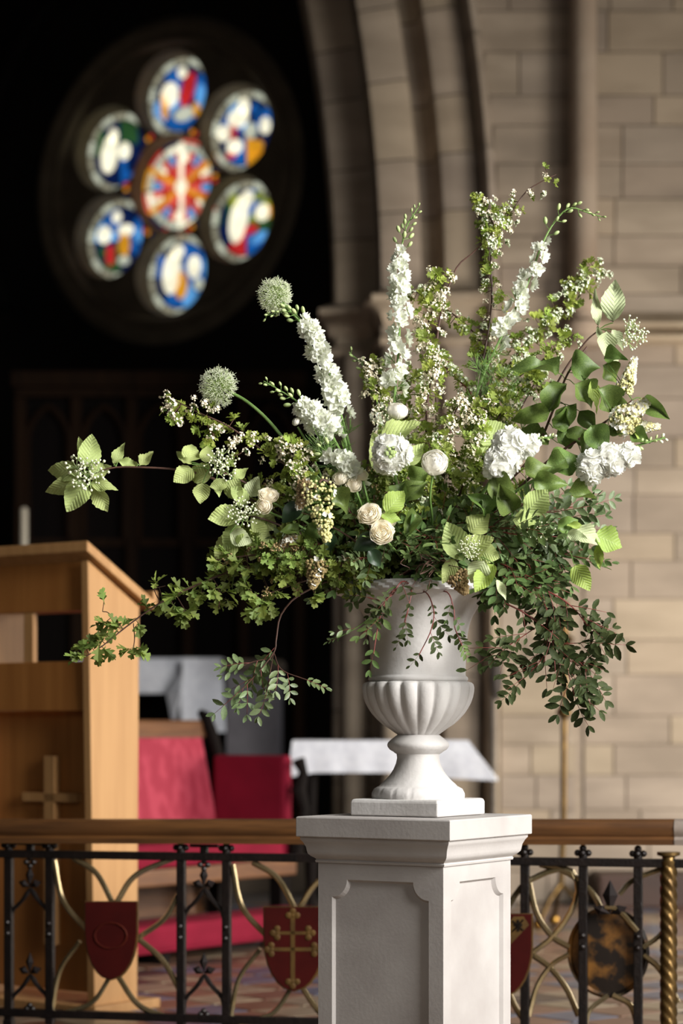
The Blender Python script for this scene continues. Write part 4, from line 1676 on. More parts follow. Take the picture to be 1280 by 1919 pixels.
def blossom(seed, m, n=14, open_=.6):
    """corymb of little hawthorn flowers and round buds on thin stalks, radius about 1"""
    rnd = random.Random(seed)
    b = MB()
    for k in range(n):
        d = Vector((rnd.uniform(-1, 1), rnd.uniform(.15, 1.1), rnd.uniform(-.7, .9)))
        d = d.normalized() * rnd.uniform(.6, 1.0)
        b.cur = 0
        b.tube([(0, 0, 0), d * .5 + Vector((0, .05, 0)), d], .03, 3, False)
        b.cur = 1
        if rnd.random() < open_:
            M = frame(d, Vector((rnd.uniform(-1, 1), rnd.uniform(-1, 1), rnd.uniform(-1, 1))), d + Vector((0, .2, .3)))
            bb = MB()
            petal_fan(bb, 5, .26, .35, .06, .6, rnd, rows=2)
            b.add([M @ Vector(v) for v in bb.v], bb.f)
        else:
            b.ball(d, rnd.uniform(.11, .16), 6, 4)
    return b.mesh('blossom_cluster', [M_stem, m], True)


BLO_BLUSH = [blossom(s, M_blush) for s in range(4)]
BLO_WHITE = [blossom(s + 9, M_greenwhite) for s in range(4)]
BLO_BUD = [blossom(s + 20, M_bud, 10, 0) for s in range(3)]
BLO_BROWN = [blossom(s + 30, M_brownbud, 18, .1) for s in range(3)]


def umbel(seed, n=80):
    """flat-topped head of pale round buds on branching stalks; Z is up, radius about 1"""
    rnd = random.Random(seed)
    b = MB()
    for k in range(9):
        a = 2 * pi * k / 8 if k < 8 else 0
        rr = .55 if k < 8 else 0
        hub = Vector((rr * cos(a), rr * sin(a), .45)) + Vector((rnd.uniform(-.1, .1), rnd.uniform(-.1, .1), rnd.uniform(-.08, .1)))
        b.cur = 0
        b.tube([(0, 0, 0), hub * .6 + Vector((0, 0, .05)), hub], .022, 4, False)
        for q in range(n // 9 + 2):
            e = hub + Vector((rnd.uniform(-.42, .42), rnd.uniform(-.42, .42), rnd.uniform(.1, .4)))
            b.cur = 0
            b.tube([hub, e], .017, 3, False)
            b.cur = 1
            b.ball(e, rnd.uniform(.052, .08), 6, 4)
    return b.mesh('bud_cluster', [M_bud, M_budpale], True)


UMB = [umbel(s) for s in range(3)]

# ---------- stems as things
COUNT = {}
STEMN = [0]


def stem_base(seed):
    r = random.Random(seed)
    a, q = r.uniform(0, 2 * pi), sqrt(r.random()) * .085
    return Vector((UC.x + q * cos(a), UC.y + q * sin(a), uz(1150)))


def new_stem(name, label, cat, pts, r0, r1, m, n=26, group=None, rooted=True, sides=6):
    """pts: pixel path (x, y, dy) from the urn to the tip"""
    STEMN[0] += 1
    wp = [P(*p) for p in pts]
    if rooted:
        b = stem_base(STEMN[0] * 17 + 3)
        wp = [b] + wp
    path = catmull(wp, n)
    t = thing(name, label, cat, wp[0], group)
    MB().tube(path, [r0 + (r1 - r0) * i / (n - 1) for i in range(n)], sides).build('stem', m, t, smooth=True, fix=False)
    return t, path


def at(path, t):
    u = max(0, min(1, t)) * (len(path) - 1)
    k = min(int(u), len(path) - 2)
    return path[k].lerp(path[k + 1], u - k), (path[k + 1] - path[k]).normalized()


def rdir(rnd, d=None, spread=1.0):
    v = Vector((rnd.gauss(0, 1), rnd.gauss(0, 1), rnd.gauss(0, 1)))
    if d is not None:
        v = v - d * v.dot(d)
    return v.normalized()


def put(t, name, me, pos, d, nrm, s, sx=None, **props):
    return link(name, me, t, frame(pos, d, nrm, s, sx), **props)


def px_leaf(t, kind, bx, by, tx, ty, w, dy, rnd, tilt=.35, path=None):
    """a leaf whose base, tip and width are read off the photograph"""
    dz = rnd.uniform(-.02, .02)
    a, e = P(bx, by, dy), P(tx, ty, dy + dz)
    L = (e - a).length
    nrm = TOCAM + Vector((rnd.uniform(-tilt, tilt), 0, rnd.uniform(-.1, tilt * 1.3)))
    me = rnd.choice(LEAF[kind])
    wm = px2m(w, dy)
    o = put(t, 'leaf', me, a, e - a, nrm, L, wm / 0.92)
    if path:
        q = min(path, key=lambda v: (v - a).length)
        if (q - a).length > .004:
            MB().tube(catmull([q, q.lerp(a, .5) + Vector((0, 0, .004)), a], 5), .0011, 4, False).build('leaf_stalk', M_stem, t, smooth=True, fix=False)
    return o


# ---------- larkspur
def larkspur(label, pts, f0, f1, nf, r=.020, size=.019, nb=12, seed=0, droop=0.0):
    rnd = random.Random(seed)
    t, path = new_stem('larkspur', label, 'flower', pts, .0036, .0011, M_stem, 34)
    for k in range(nf):
        u = f0 + (f1 - f0) * (k + .5) / nf
        p, d = at(path, u)
        a = k * 2.4 + rnd.uniform(-.3, .3)
        s = Vector((cos(a), -abs(sin(a)) * .9 - .1, 0)) if k % 4 else Vector((cos(a), .7, 0))
        s = (s - d * s.dot(d)).normalized()
        rr = r * (1 - .25 * (u - f0) / (f1 - f0)) * rnd.uniform(.45, 1.15)
        q = p + s * rr + d * rnd.uniform(-.006, .006)
        nrm = s + Vector((0, -.35, .1))
        put(t, 'floret', rnd.choice(FL_LARK), q, rdir(rnd, nrm.normalized()), nrm, size * 1.18 * (1 - .25 * (u - f0) / (f1 - f0)) * rnd.uniform(.75, 1.2))
    for k in range(nb):
        u = f1 + (1 - f1) * (k + .6) / nb
        p, d = at(path, u)
        a = k * 2.4
        s = Vector((cos(a), sin(a) * .6 - .3, 0))
        s = (s - d * s.dot(d)).normalized()
        sz = .0165 * (1 - .55 * k / nb) * rnd.uniform(.85, 1.15)
        st = .012 * (1 - .7 * k / nb) + .003
        e = p + (s + d * .5) * st
        MB().tube([p, p + s * st * .5 + d * st * .2, e], .0008, 4, False).build('bud_stalk', M_stem, t, smooth=True, fix=False)
        put(t, 'bud', BUD, e - (s + d) * .001, s * .7 + d, TOCAM, sz)
    # feathery leaves low on the stem
    for k in range(7):
        u = .25 + (f0 - .25 + .1) * k / 7
        p, d = at(path, u)
        s = rdir(rnd, d)
        put(t, 'feathery_leaf', rnd.choice(LEAF['feather']), p, d + s * .9, TOCAM + s * .2, rnd.uniform(.03, .05))
    return t


larkspur('tall upright white larkspur spike with green bud tip beside the stone arch', [(735, 960, -.05), (738, 770, -.07), (748, 640, -.07), (748, 540, -.07), (752, 470, -.06), (762, 425, -.06), (784, 388, -.06)], .32, .71, 28, seed=1, nb=16)
larkspur('white larkspur spike whose tip arches over under the upper allium', [(690, 960, -.05), (648, 810, -.09), (622, 720, -.1), (596, 645, -.1), (570, 605, -.1), (540, 584, -.1), (497, 592, -.1)], .33, .73, 30, seed=2, nb=17)
larkspur('short white larkspur leaning left with a long budded tip', [(690, 980, -.08), (640, 850, -.13), (605, 795, -.14), (570, 762, -.14), (535, 738, -.14), (494, 714, -.14)], .42, .70, 22, r=.022, size=.021, seed=3, nb=15)
larkspur('white larkspur with its bent tip crossing the wall shaft', [(850, 960, .0), (890, 750, .02), (935, 640, .03), (985, 540, .03), (1015, 460, .02), (1040, 415, .02), (1068, 390, .02), (1100, 398, .02), (1130, 407, .02)], .33, .58, 17, r=.016, size=.017, seed=4, nb=16)
larkspur('small larkspur spike of green buds left of the tall one', [(725, 950, .0), (712, 800, .0), (700, 720, .0), (680, 685, .0), (654, 660, .0)], .30, .50, 6, size=.016, seed=5, nb=9)
larkspur('low white larkspur tucked above the cream rosebuds', [(690, 1000, -.12), (672, 930, -.19), (655, 885, -.2), (640, 862, -.2), (600, 838, -.19)], .5, .92, 10, size=.019, seed=6, nb=4)


# ---------- alliums
def allium(label, pts, c, r, seed):
    rnd = random.Random(seed)
    t, path = new_stem('allium', label, 'flower', pts, .0042, .0034, M_stem, 24, sides=8)
    cen = P(*c)
    R = px2m(r, c[2])
    d0 = at(path, 1)[1]
    b = MB()
    n = 190
    for k in range(n):
        z = 1 - 2 * (k + .5) / n
        a = k * 2.39996
        d = Vector((sqrt(1 - z * z) * cos(a), sqrt(1 - z * z) * sin(a), z))
        if d.dot(-d0) > .93:
            continue
        rr = R * rnd.uniform(.78, 1.04)
        e = cen + d * rr
        b.cur = 0
        b.tube([cen + d * R * .15, e], .0007, 3, False)
        b.cur = 1
        M = frame(e - d * .004, rdir(rnd, d), d)
        bb = MB()
        petal_fan(bb, 5, .0062, .7, .03, .24, rnd, rows=1)
        b.add([M @ Vector(v) for v in bb.v], bb.f)
        if rnd.random() < .8:
            s = rdir(rnd, d) * .0025
            b.tube([e, e + d * .006 + s], .0005, 3, False)
    b.build('flower_head', [M_bud, M_greenwhite], t, smooth=True, fix=False, kind='stuff')


allium('round white allium head on a curved green stem above the pale viburnum leaves', [(690, 1000, -.06), (600, 900, -.1), (545, 838, -.11), (500, 785, -.11), (462, 752, -.11), (432, 735, -.11)], (410, 725, -.11), 37, 1)
allium('white allium head crowning the arched larkspur', [(690, 980, -.02), (640, 800, -.04), (612, 690, -.05), (575, 620, -.06), (540, 578, -.06), (528, 566, -.06)], (515, 554, -.06), 33, 2)


# ---------- whitebeam / viburnum stems with big pleated leaves and pale bud clusters
def whitebeam(label, pts, leaves, buds, seed, kind='whitebeam', m=M_wood, tilt=.35, r0=.0036):
    rnd = random.Random(seed)
    t, path = new_stem('viburnum_branch', label, 'branch', pts, r0, .0016, m, 24)
    for q in leaves:
        bx, by, tx, ty, w, dy = q[:6]
        px_leaf(t, q[6] if len(q) > 6 else kind, bx, by, tx, ty, w, dy, rnd, tilt, path)
    for k, (x, y, r, dy, nx, nz) in enumerate(buds):
        c = P(x, y, dy)
        nrm = Vector((nx, -1, nz)).normalized()
        R = px2m(r, dy)
        put(t, 'bud_cluster', UMB[(seed + k) % 3], c - nrm * R * .45, rdir(rnd, nrm), nrm, R * 1.05, kind='stuff')
    return t


D1 = -.14
whitebeam('viburnum branch stretching far left, ending in a star of pale leaves', [(640, 1040, -.06), (540, 975, -.1), (450, 925, -.12), (390, 893, D1), (330, 880, D1), (270, 876, D1), (215, 876, D1), (172, 888, D1)],
          [(164, 878, 173, 817, 44, D1), (160, 872, 150, 821, 20, D1 + .02), (152, 884, 86, 881, 38, D1), (156, 898, 86, 922, 36, D1), (160, 900, 126, 956, 48, D1 - .01), (176, 903, 203, 956, 34, D1), (168, 904, 215, 911, 24, D1 - .01),
           (165, 890, 207, 868, 32, D1), (213, 872, 230, 827, 19, D1), (222, 866, 258, 871, 18, D1), (262, 873, 287, 849, 23, D1)],
          [(162, 888, 38, D1 - .015, -.1, .3)], 1)
whitebeam('viburnum sprig with pale leaves and buds under the allium stem', [(630, 1030, -.08), (540, 960, -.13), (460, 905, -.15), (415, 885, -.16), (392, 880, -.16)],
          [(355, 866, 361, 831, 38, -.16), (350, 864, 332, 846, 16, -.15), (362, 878, 326, 904, 36, -.16), (380, 905, 376, 945, 33, -.17), (398, 892, 351, 880, 44, -.16), (385, 868, 390, 836, 28, -.15), (428, 906, 394, 913, 24, -.18),
           (428, 934, 446, 898, 42, -.17), (470, 932, 486, 894, 32, -.16, 'whitebeam_pale'), (436, 900, 462, 872, 22, -.16), (360, 870, 340, 862, 14, -.17), (405, 900, 412, 930, 16, -.17)],
          [(416, 870, 32, -.175, .1, .4)], 2)
whitebeam('low left viburnum sprig with wide leaves over the hawthorn', [(640, 1040, -.1), (560, 1000, -.16), (500, 975, -.18), (462, 965, -.19)],
          [(452, 962, 391, 974, 42, -.19), (470, 962, 518, 986, 54, -.18), (452, 985, 418, 1022, 46, -.19), (442, 1008, 403, 1046, 44, -.18), (470, 985, 505, 1012, 36, -.18), (430, 1000, 470, 1016, 34, -.2, 'whitebeam_pale'), (462, 945, 440, 912, 34, -.17),
           (490, 1000, 470, 1050, 38, -.17)],
          [(456, 962, 30, -.205, 0, .3)], 3)
whitebeam('tall viburnum branch on the right with two upright leaves above the lilac', [(840, 1050, .0), (930, 900, -.02), (1010, 780, -.04), (1060, 690, -.05), (1098, 640, -.06), (1118, 622, -.06)],
          [(1149, 605, 1151, 525, 43, -.07, 'whitebeam_pale'), (1122, 613, 1112, 542, 17, -.07, 'whitebeam_pale'), (1137, 620, 1134, 668, 36, -.08, 'whitebeam_pale'), (1146, 617, 1171, 651, 20, -.075, 'whitebeam_pale'), (1144, 652, 1160, 684, 18, -.06, 'whitebeam_pale'),
           (1120, 612, 1128, 640, 12, -.07, 'whitebeam_pale')],
          [(1184, 627, 31, -.07, .55, .1)], 4)
whitebeam('low right viburnum sprig with fresh rounded leaves reaching past the urn', [(860, 1080, -.05), (960, 1030, -.12), (1040, 1005, -.15), (1085, 990, -.16)],
          [(1080, 990, 1122, 1022, 38, -.17, 'whitebeam_pale'), (1113, 1002, 1167, 1022, 50, -.16, 'lime'), (1045, 992, 1088, 974, 32, -.17, 'lilac'), (1120, 1018, 1124, 1066, 18, -.15, 'lime'), (1076, 1058, 1102, 1102, 38, -.16, 'lime'), (1062, 1000, 1100, 1010, 22, -.18, 'whitebeam_pale'),
           (1060, 985, 1096, 985, 12, -.17, 'lime')], [(1010, 1000, 26, -.2, .2, .2)], 5)
whitebeam('short viburnum sprig drooping over the urn lip with one pale folded leaf', [(820, 1090, -.1), (860, 1050, -.2), (885, 1040, -.24)],
          [(908, 1050, 884, 1094, 42, -.27, 'whitebeam_pale'), (926, 1056, 892, 1112, 38, -.255, 'lime'), (930, 1085, 949, 1122, 15, -.26, 'whitebeam_pale'), (868, 1052, 838, 982, 52, -.25), (866, 1040, 926, 1010, 46, -.255), (852, 1046, 832, 1090, 28, -.25), (880, 1000, 912, 960, 44, -.22),
           (890, 1030, 935, 1045, 40, -.23)],
          [(880, 1030, 22, -.275, .2, .2)], 6)
whitebeam('viburnum sprig with broad leaves cupping the round white stock', [(770, 1040, -.05), (752, 930, -.14), (738, 880, -.16)],
          [(738, 902, 698, 812, 50, -.16), (712, 826, 786, 796, 42, -.15), (752, 880, 792, 830, 34, -.15), (770, 905, 806, 880, 34, -.16, 'lilac'), (722, 962, 757, 918, 40, -.25, 'lime'), (712, 968, 752, 972, 22, -.255, 'lime'), (745, 935, 760, 905, 30, -.2, 'lilac'), (760, 940, 800, 900, 34, -.17, 'lilac'),
           (780, 960, 758, 1010, 26, -.2, 'lilac')], [], 7)
whitebeam('viburnum sprig with a fan of leaves under the right-hand stock', [(850, 1060, -.08), (930, 980, -.17), (990, 940, -.2)],
          [(985, 962, 1024, 918, 52, -.21), (960, 960, 935, 905, 40, -.2, 'lilac'), (915, 905, 972, 932, 42, -.21, 'lilac'), (985, 890, 1032, 868, 36, -.2, 'lilac'), (1000, 900, 1062, 908, 34, -.21, 'lilac'), (960, 975, 1010, 980, 36, -.22), (920, 960, 880, 925, 36, -.2, 'lilac'),
           (935, 830, 905, 790, 60, -.08), (905, 850, 890, 800, 40, -.08)], [], 8)
whitebeam('dark glossy leaf sprig low among the cream roses', [(720, 1060, -.15), (660, 1010, -.22), (600, 975, -.22)],
          [(706, 1006, 662, 1030, 36, -.26, 'dark'), (562, 944, 528, 976, 36, -.22, 'dark'), (600, 990, 570, 1000, 28, -.22, 'lilac'), (560, 995, 530, 990, 24, -.21, 'lilac'), (625, 1000, 610, 1040, 26, -.22, 'dark'), (690, 1030, 715, 1062, 28, -.25, 'dark')], [], 9, r0=.0025)


# ---------- lilac
def panicle(t, x0, y0, x1, y1, r, dy, m, open_, seed, size=.0044):
    rnd = random.Random(seed)
    a, e = P(x0, y0, dy), P(x1, y1, dy)
    R = px2m(r, dy)
    ax = e - a
    L = ax.length
    d = ax.normalized()
    b = MB()
    b.cur = 0
    b.tube([a, e], .0014, 4, False)
    n = int(max(60, 9 * L * R / (size * size) * .045 * 10))
    n = min(n, 260)
    for k in range(n):
        t_ = rnd.random() ** .8
        w = R * (1 - t_ * .85) * (.55 + .45 * min(1, t_ * 5))
        s = rdir(rnd, d)
        if s.y > .3:
            s.y *= -1
        p = a + ax * t_
        q = p + s * w * rnd.uniform(.55, 1.0) + d * .004
        b.cur = 0
        if k % 2 == 0:
            b.tube([p, q], .0006, 3, False)
        if rnd.random() < open_:
            b.cur = 2
            M = frame(q, rdir(rnd, s), s)
            bb = MB()
            petal_fan(bb, 4, size * 1.5, .3, .05, .5, rnd, rows=2)
            b.add([M @ Vector(v) for v in bb.v], bb.f)
        else:
            b.cur = 1
            b.ball(q, size * rnd.uniform(.55, .8), 6, 4)
    b.build('flower_panicle', [M_stem, m, M_ivory], t, smooth=True, fix=False, kind='stuff')


def lilac(label, pts, leaves, pans, seed):
    rnd = random.Random(seed)
    t, path = new_stem('lilac_branch', label, 'branch', pts, .004, .0022, M_wood, 26)
    for q in leaves:
        px_leaf(t, q[6] if len(q) > 6 else 'lilac', *q[:6], rnd, .55, path)
    for k, q in enumerate(pans):
        panicle(t, *q, seed * 10 + k)
    return t


lilac('lilac branch with large heart leaves rising against the stone wall', [(840, 1060, -.02), (930, 930, -.06), (1000, 850, -.08), (1040, 760, -.09), (1064, 700, -.09), (1100, 650, -.08)],
      [(1048, 700, 965, 674, 38, -.10), (1070, 692, 1122, 682, 46, -.10), (1031, 772, 956, 786, 34, -.11), (1036, 802, 1086, 758, 34, -.12), (1076, 720, 1112, 760, 44, -.11), (1062, 720, 1024, 778, 40, -.10), (1106, 712, 1126, 766, 20, -.12, 'lime'),
       (1030, 820, 985, 835, 40, -.09), (1045, 830, 1085, 815, 36, -.12), (1010, 840, 970, 810, 44, -.06), (1060, 760, 1062, 810, 30, -.11), (1085, 770, 1115, 800, 30, -.1)], [], 1)
lilac('lilac branch with cream buds opening over the far right stock', [(840, 1070, -.05), (940, 950, -.1), (1020, 870, -.13), (1090, 820, -.15), (1150, 780, -.15), (1185, 750, -.15)],
      [(1120, 728, 1152, 776, 46, -.16), (1107, 798, 1138, 850, 42, -.18), (1203, 747, 1256, 786, 30, -.15), (1132, 671, 1178, 677, 24, -.12), (1130, 684, 1162, 716, 32, -.12), (1036, 882, 1092, 848, 46, -.17), (1180, 812, 1218, 832, 26, -.16),
       (1150, 760, 1180, 760, 30, -.14), (1140, 800, 1185, 815, 34, -.15), (1100, 830, 1060, 800, 36, -.14), (1062, 926, 1116, 938, 28, -.16), (1060, 860, 1020, 890, 36, -.17), (1090, 850, 1120, 830, 30, -.16), (1195, 790, 1200, 830, 22, -.16, 'lime')],
      [(1168, 742, 1188, 676, 22, -.15, M_lilacbud, .15), (1148, 805, 1212, 752, 40, -.165, M_lilacbud, .3), (1150, 800, 1232, 800, 24, -.16, M_lilacbud, .2)], 2)
lilac('lilac panicle of lime buds hanging over the cream roses', [(700, 1040, -.1), (640, 930, -.2), (608, 900, -.22), (598, 905, -.23)],
      [(600, 920, 560, 900, 30, -.2), (625, 915, 655, 960, 30, -.22)],
      [(592, 895, 612, 1012, 44, -.24, M_lilacbud, .05), (585, 900, 560, 950, 30, -.22, M_brownbud, .05)], 3)
lilac('faded brown lilac panicle low beside the urn lip', [(720, 1090, -.1), (640, 1060, -.2), (605, 1055, -.22)],
      [(600, 1050, 560, 1070, 30, -.2)], [(598, 1045, 585, 1100, 30, -.23, M_brownbud, .05), (560, 1010, 520, 1030, 24, -.2, M_brownbud, .1)], 4)
lilac('faded lilac seed head resting on the urn lip below the pale leaf', [(800, 1100, -.08), (850, 1085, -.18), (860, 1080, -.2)], [(850, 1090, 815, 1075, 14, -.2, 'lime')], [(850, 1070, 872, 1110, 30, -.23, M_brownbud, .0)], 5)


# ---------- stock
def stock(label, pts, balls, budtip, seed, face=True):
    rnd = random.Random(seed)
    t, path = new_stem('stock', label, 'flower', pts, .004, .003, M_stem, 20)
    for (x, y, r, dy, n) in balls:
        c = P(x, y, dy)
        R = px2m(r, dy)
        for k in range(n):
            z = 1 - 1.75 * (k + .5) / n
            a = k * 2.39996 + seed
            q = sqrt(max(0, 1 - z * z))
            d = Vector((q * cos(a), -z * .9 - .12, q * sin(a))).normalized()
            if face and d.dot(TOCAM) > .93:
                continue
            put(t, 'floret', rnd.choice(FL_STOCK), c + d * R * rnd.uniform(.5, .78), rdir(rnd, d), d + TOCAM * .2 + rdir(rnd) * .3, .0225 * rnd.uniform(.8, 1.2))
        if face:
            b = MB()
            for k in range(24):
                s = rdir(rnd)
                if s.y > 0:
                    s.y *= -1
                b.ball(c + TOCAM * R * .72 + Vector((s.x * .011, s.y * .006, s.z * .011)), rnd.uniform(.0028, .0042), 6, 4)
            b.build('bud_centre', M_bud, t, smooth=True, fix=False, kind='stuff')
    if budtip:
        pp = catmull([P(*q) for q in budtip], 12)
        MB().tube(pp, .0022, 5).build('bud_spike', M_stem, t, smooth=True, fix=False)
        for k in range(16):
            p, d = at(pp, k / 15)
            s = rdir(rnd, d)
            put(t, 'bud', BUDW if rnd.random() < .5 else BUD, p + s * .003, s + d * .8, TOCAM, .015 * (1 - .4 * k / 15) * rnd.uniform(.8, 1.1))
    return t


stock('round white stock bloom with a green budded centre above the ranunculus leaves', [(760, 1000, -.08), (742, 900, -.2), (732, 860, -.24)], [(731, 850, 39, -.25, 22)], None, 1)
stock('large white stock bloom at the right with a budded tip', [(860, 1000, -.08), (920, 900, -.16), (945, 865, -.18)], [(938, 868, 36, -.2, 15), (954, 836, 34, -.19, 13), (990, 834, 18, -.18, 5)], [(975, 832, -.18), (1005, 822, -.18), (1038, 820, -.18)], 2, False)
stock('white stock at the far right hanging under the lilac buds', [(870, 1000, -.06), (1000, 900, -.13), (1080, 875, -.16), (1110, 870, -.17)], [(1108, 874, 29, -.18, 12), (1144, 862, 29, -.18, 12), (1178, 852, 20, -.18, 6)], [(1165, 845, -.17), (1205, 832, -.17), (1246, 820, -.17)], 3, False)


# ---------- ranunculus and roses
def bloom_mesh(seed, rings, m, open_, ruffle=.05):
    """nested petal shells; Z is the facing direction, radius about 1"""
    rnd = random.Random(seed)
    b = MB()
    for i in range(rings):
        f = i / (rings - 1)                      # 0 outer .. 1 heart
        R = 1.0 - .74 * f
        n = 6 if f < .6 else 4
        tmax = radians(108 + 62 * f) if open_ < .5 else radians(96 + 40 * f)
        if open_ > .5:
            R = 1.0 - .82 * f
        for k in range(n):
            a = 2 * pi * k / n + i * .7 + rnd.uniform(-.1, .1)
            vs, fs = [], []
            ws = pi / n * 1.45
            top = rnd.uniform(.93, 1.03)
            rows, cols = 6, 5
            for r_ in range(rows + 1):
                th = tmax * top * r_ / rows
                for c in range(cols):
                    u = -1 + 2 * c / (cols - 1)
                    aa = a + u * ws * (1 - .25 * (r_ / rows) ** 2)
                    rr = R * (1 + .05 * abs(u) + ruffle * rnd.uniform(-1, 1) * (r_ / rows)) * (1 + (.22 * open_ * (1 - f)) * (r_ / rows) ** 3)
                    vs.append((rr * sin(th) * cos(aa), rr * sin(th) * sin(aa), -rr * cos(th) * .82 + f * (.38 if open_ < .5 else .22)))
            for r_ in range(rows):
                for c in range(cols - 1):
                    q = r_ * cols + c
                    fs.append((q, q + 1, q + cols + 1, q + cols))
            b.add(vs, fs)
    return b.mesh('bloom', m, True)


RAN = [bloom_mesh(s, 8, M_ivory, .05, .015) for s in range(2)]
ROSE = [bloom_mesh(s + 5, 7, M_cream, .75, .07) for s in range(3)]
ROSEB = [bloom_mesh(s + 15, 5, M_cream, .25, .05) for s in range(2)]


def bloom(name, label, pts, meshes, c, r, nrm, seed, m=M_stem, sepals=True):
    rnd = random.Random(seed)
    t, path = new_stem(name, label, 'flower', pts, .003, .0024, m, 18)
    R = px2m(r, c[2])
    cen = P(*c)
    nrm = Vector(nrm).normalized()
    put(t, 'bloom', meshes[seed % len(meshes)], cen, rdir(rnd, nrm), nrm, R)
    if sepals:
        for k in range(5):
            s = rdir(rnd, nrm)
            put(t, 'sepal', LEAF['oval'][0], cen - nrm * R * .75, s + nrm * .3, nrm, R * .8, R * .5)
    return t


bloom('ranunculus', 'ivory ranunculus ball facing out on a straight stem right of the stock', [(806, 1010, -.1), (806, 930, -.22), (811, 890, -.245)], RAN, (815, 867, -.255), 24.5, (-.05, -1, .25), 0)
bloom('ranunculus', 'half-closed white ranunculus low on the tall larkspur', [(770, 980, -.06), (752, 850, -.12), (746, 785, -.14)], RAN, (745, 769, -.145), 19.5, (.1, -.55, .8), 1)
bloom('ranunculus', 'tiny closed white bud beside the leaning larkspur', [(640, 950, -.08), (575, 830, -.13), (558, 800, -.14)], RAN, (554, 790, -.145), 8, (-.6, -.5, .4), 2, sepals=False)
bloom('spray_rose', 'open cream rose lowest of the pair above the urn', [(760, 1060, -.12), (730, 1020, -.24), (720, 1005, -.26)], ROSE, (716, 998, -.275), 20, (-.1, -1, .2), 0)
bloom('spray_rose', 'open cream rose with loose petals above the lowest rose', [(740, 1040, -.12), (705, 985, -.24), (695, 970, -.26)], ROSE, (692, 963, -.265), 20, (-.3, -1, .5), 1)
bloom('spray_rose', 'yellowish cream rose half hidden behind the open pair', [(750, 1040, -.12), (730, 990, -.22), (724, 980, -.24)], ROSE, (724, 974, -.245), 16, (.3, -1, .5), 2)
bloom('spray_rose', 'cream rosebud left of two under the larkspur', [(700, 1030, -.1), (645, 930, -.2), (640, 905, -.21)], ROSEB, (637, 896, -.215), 14, (-.3, -.8, .7), 0)
bloom('spray_rose', 'cream rosebud right of two under the larkspur', [(710, 1030, -.1), (675, 940, -.2), (666, 918, -.21)], ROSEB, (663, 908, -.215), 15, (.2, -1, .4), 1)
bloom('spray_rose', 'cream rosebud nestled against the stock leaves', [(715, 1030, -.1), (690, 940, -.19), (680, 900, -.2)], ROSEB, (678, 890, -.205), 12, (.2, -.8, .8), 0)
bloom('spray_rose', 'upper cream rose among the left viburnum leaves', [(660, 1040, -.1), (560, 970, -.17), (508, 940, -.19)], ROSE, (503, 928, -.2), 17, (.1, -.8, .7), 1)
bloom('spray_rose', 'lower cream rose among the left viburnum leaves', [(660, 1045, -.1), (560, 985, -.17), (505, 960, -.19)], ROSEB, (495, 948, -.205), 15, (-.2, -1, -.1), 1)


# ---------- hawthorn
def hawthorn(label, pts, nl, nb, seed, kind='hawthorn', blo=BLO_BLUSH, t0=.35, lsize=.021, bsize=.014, rooted=True, m=M_wood, tw=None, group=None, r0=.003, spread=.02, single=False, t1=1.0):
    rnd = random.Random(seed)
    t, path = new_stem('hawthorn_branch', label, 'branch', pts, r0, .0011, m, 30, rooted=rooted, group=group)
    paths = [path]
    for q in (tw or []):
        pp = catmull([P(*v) for v in q], 10)
        MB().tube(pp, .0011, 4, False).build('twig', m, t, smooth=True, fix=False)
        paths.append(pp)
    ncl = max(1, nl // 4) if single else int(nl * .72)
    for k in range(ncl):
        pth = path if (len(paths) == 1 or rnd.random() < .6) else rnd.choice(paths[1:])
        u = (t0 + (t1 - t0) * (k + rnd.random()) / ncl) if pth is path else rnd.uniform(.15, 1)
        tip = t1 < 1 and k % 14 == 0 and pth is path
        if tip:
            u = rnd.uniform(t1, 1)
        p, d = at(pth, u)
        s = rdir(rnd, d)
        p2 = p + s * rnd.uniform(.003, spread)
        if (p2 - p).length > .006:
            MB().tube([p, p2], .0008, 4, False).build('twig', m, t, fix=False)
        if not single:
            put(t, 'leaf_tuft', rnd.choice(TUFT[kind]), p2, d * .6 + s * .9 + rdir(rnd) * .4, Vector((0, -1, .6)) + rdir(rnd) * .6, lsize * .88 * rnd.uniform(.65, 1.25))
            continue
        for q in range(rnd.randint(3, 5)):
            dd = (d * .5 + s * .8 + rdir(rnd) * .9)
            put(t, 'leaf', rnd.choice(LEAF[kind]), p2, dd, Vector((0, -.5, .8)) + rdir(rnd) * .5, lsize * rnd.uniform(.65, 1.2))
    for k in range(nb):
        pth = path if (len(paths) == 1 or rnd.random() < .6) else rnd.choice(paths[1:])
        u = (t0 + (t1 - t0) * (k + rnd.random()) / nb) if pth is path else rnd.uniform(.2, 1)
        if t1 < 1 and k % 10 == 0:
            u = rnd.uniform(t1, 1)
        p, d = at(pth, u)
        s = rdir(rnd, d)
        s.y = -abs(s.y) * .8
        p2 = p + s * rnd.uniform(.004, spread * .9)
        put(t, 'blossom_cluster', rnd.choice(blo), p2, s + Vector((0, -.2, .3)), d, bsize * rnd.uniform(.8, 1.2), kind='stuff')
    return t


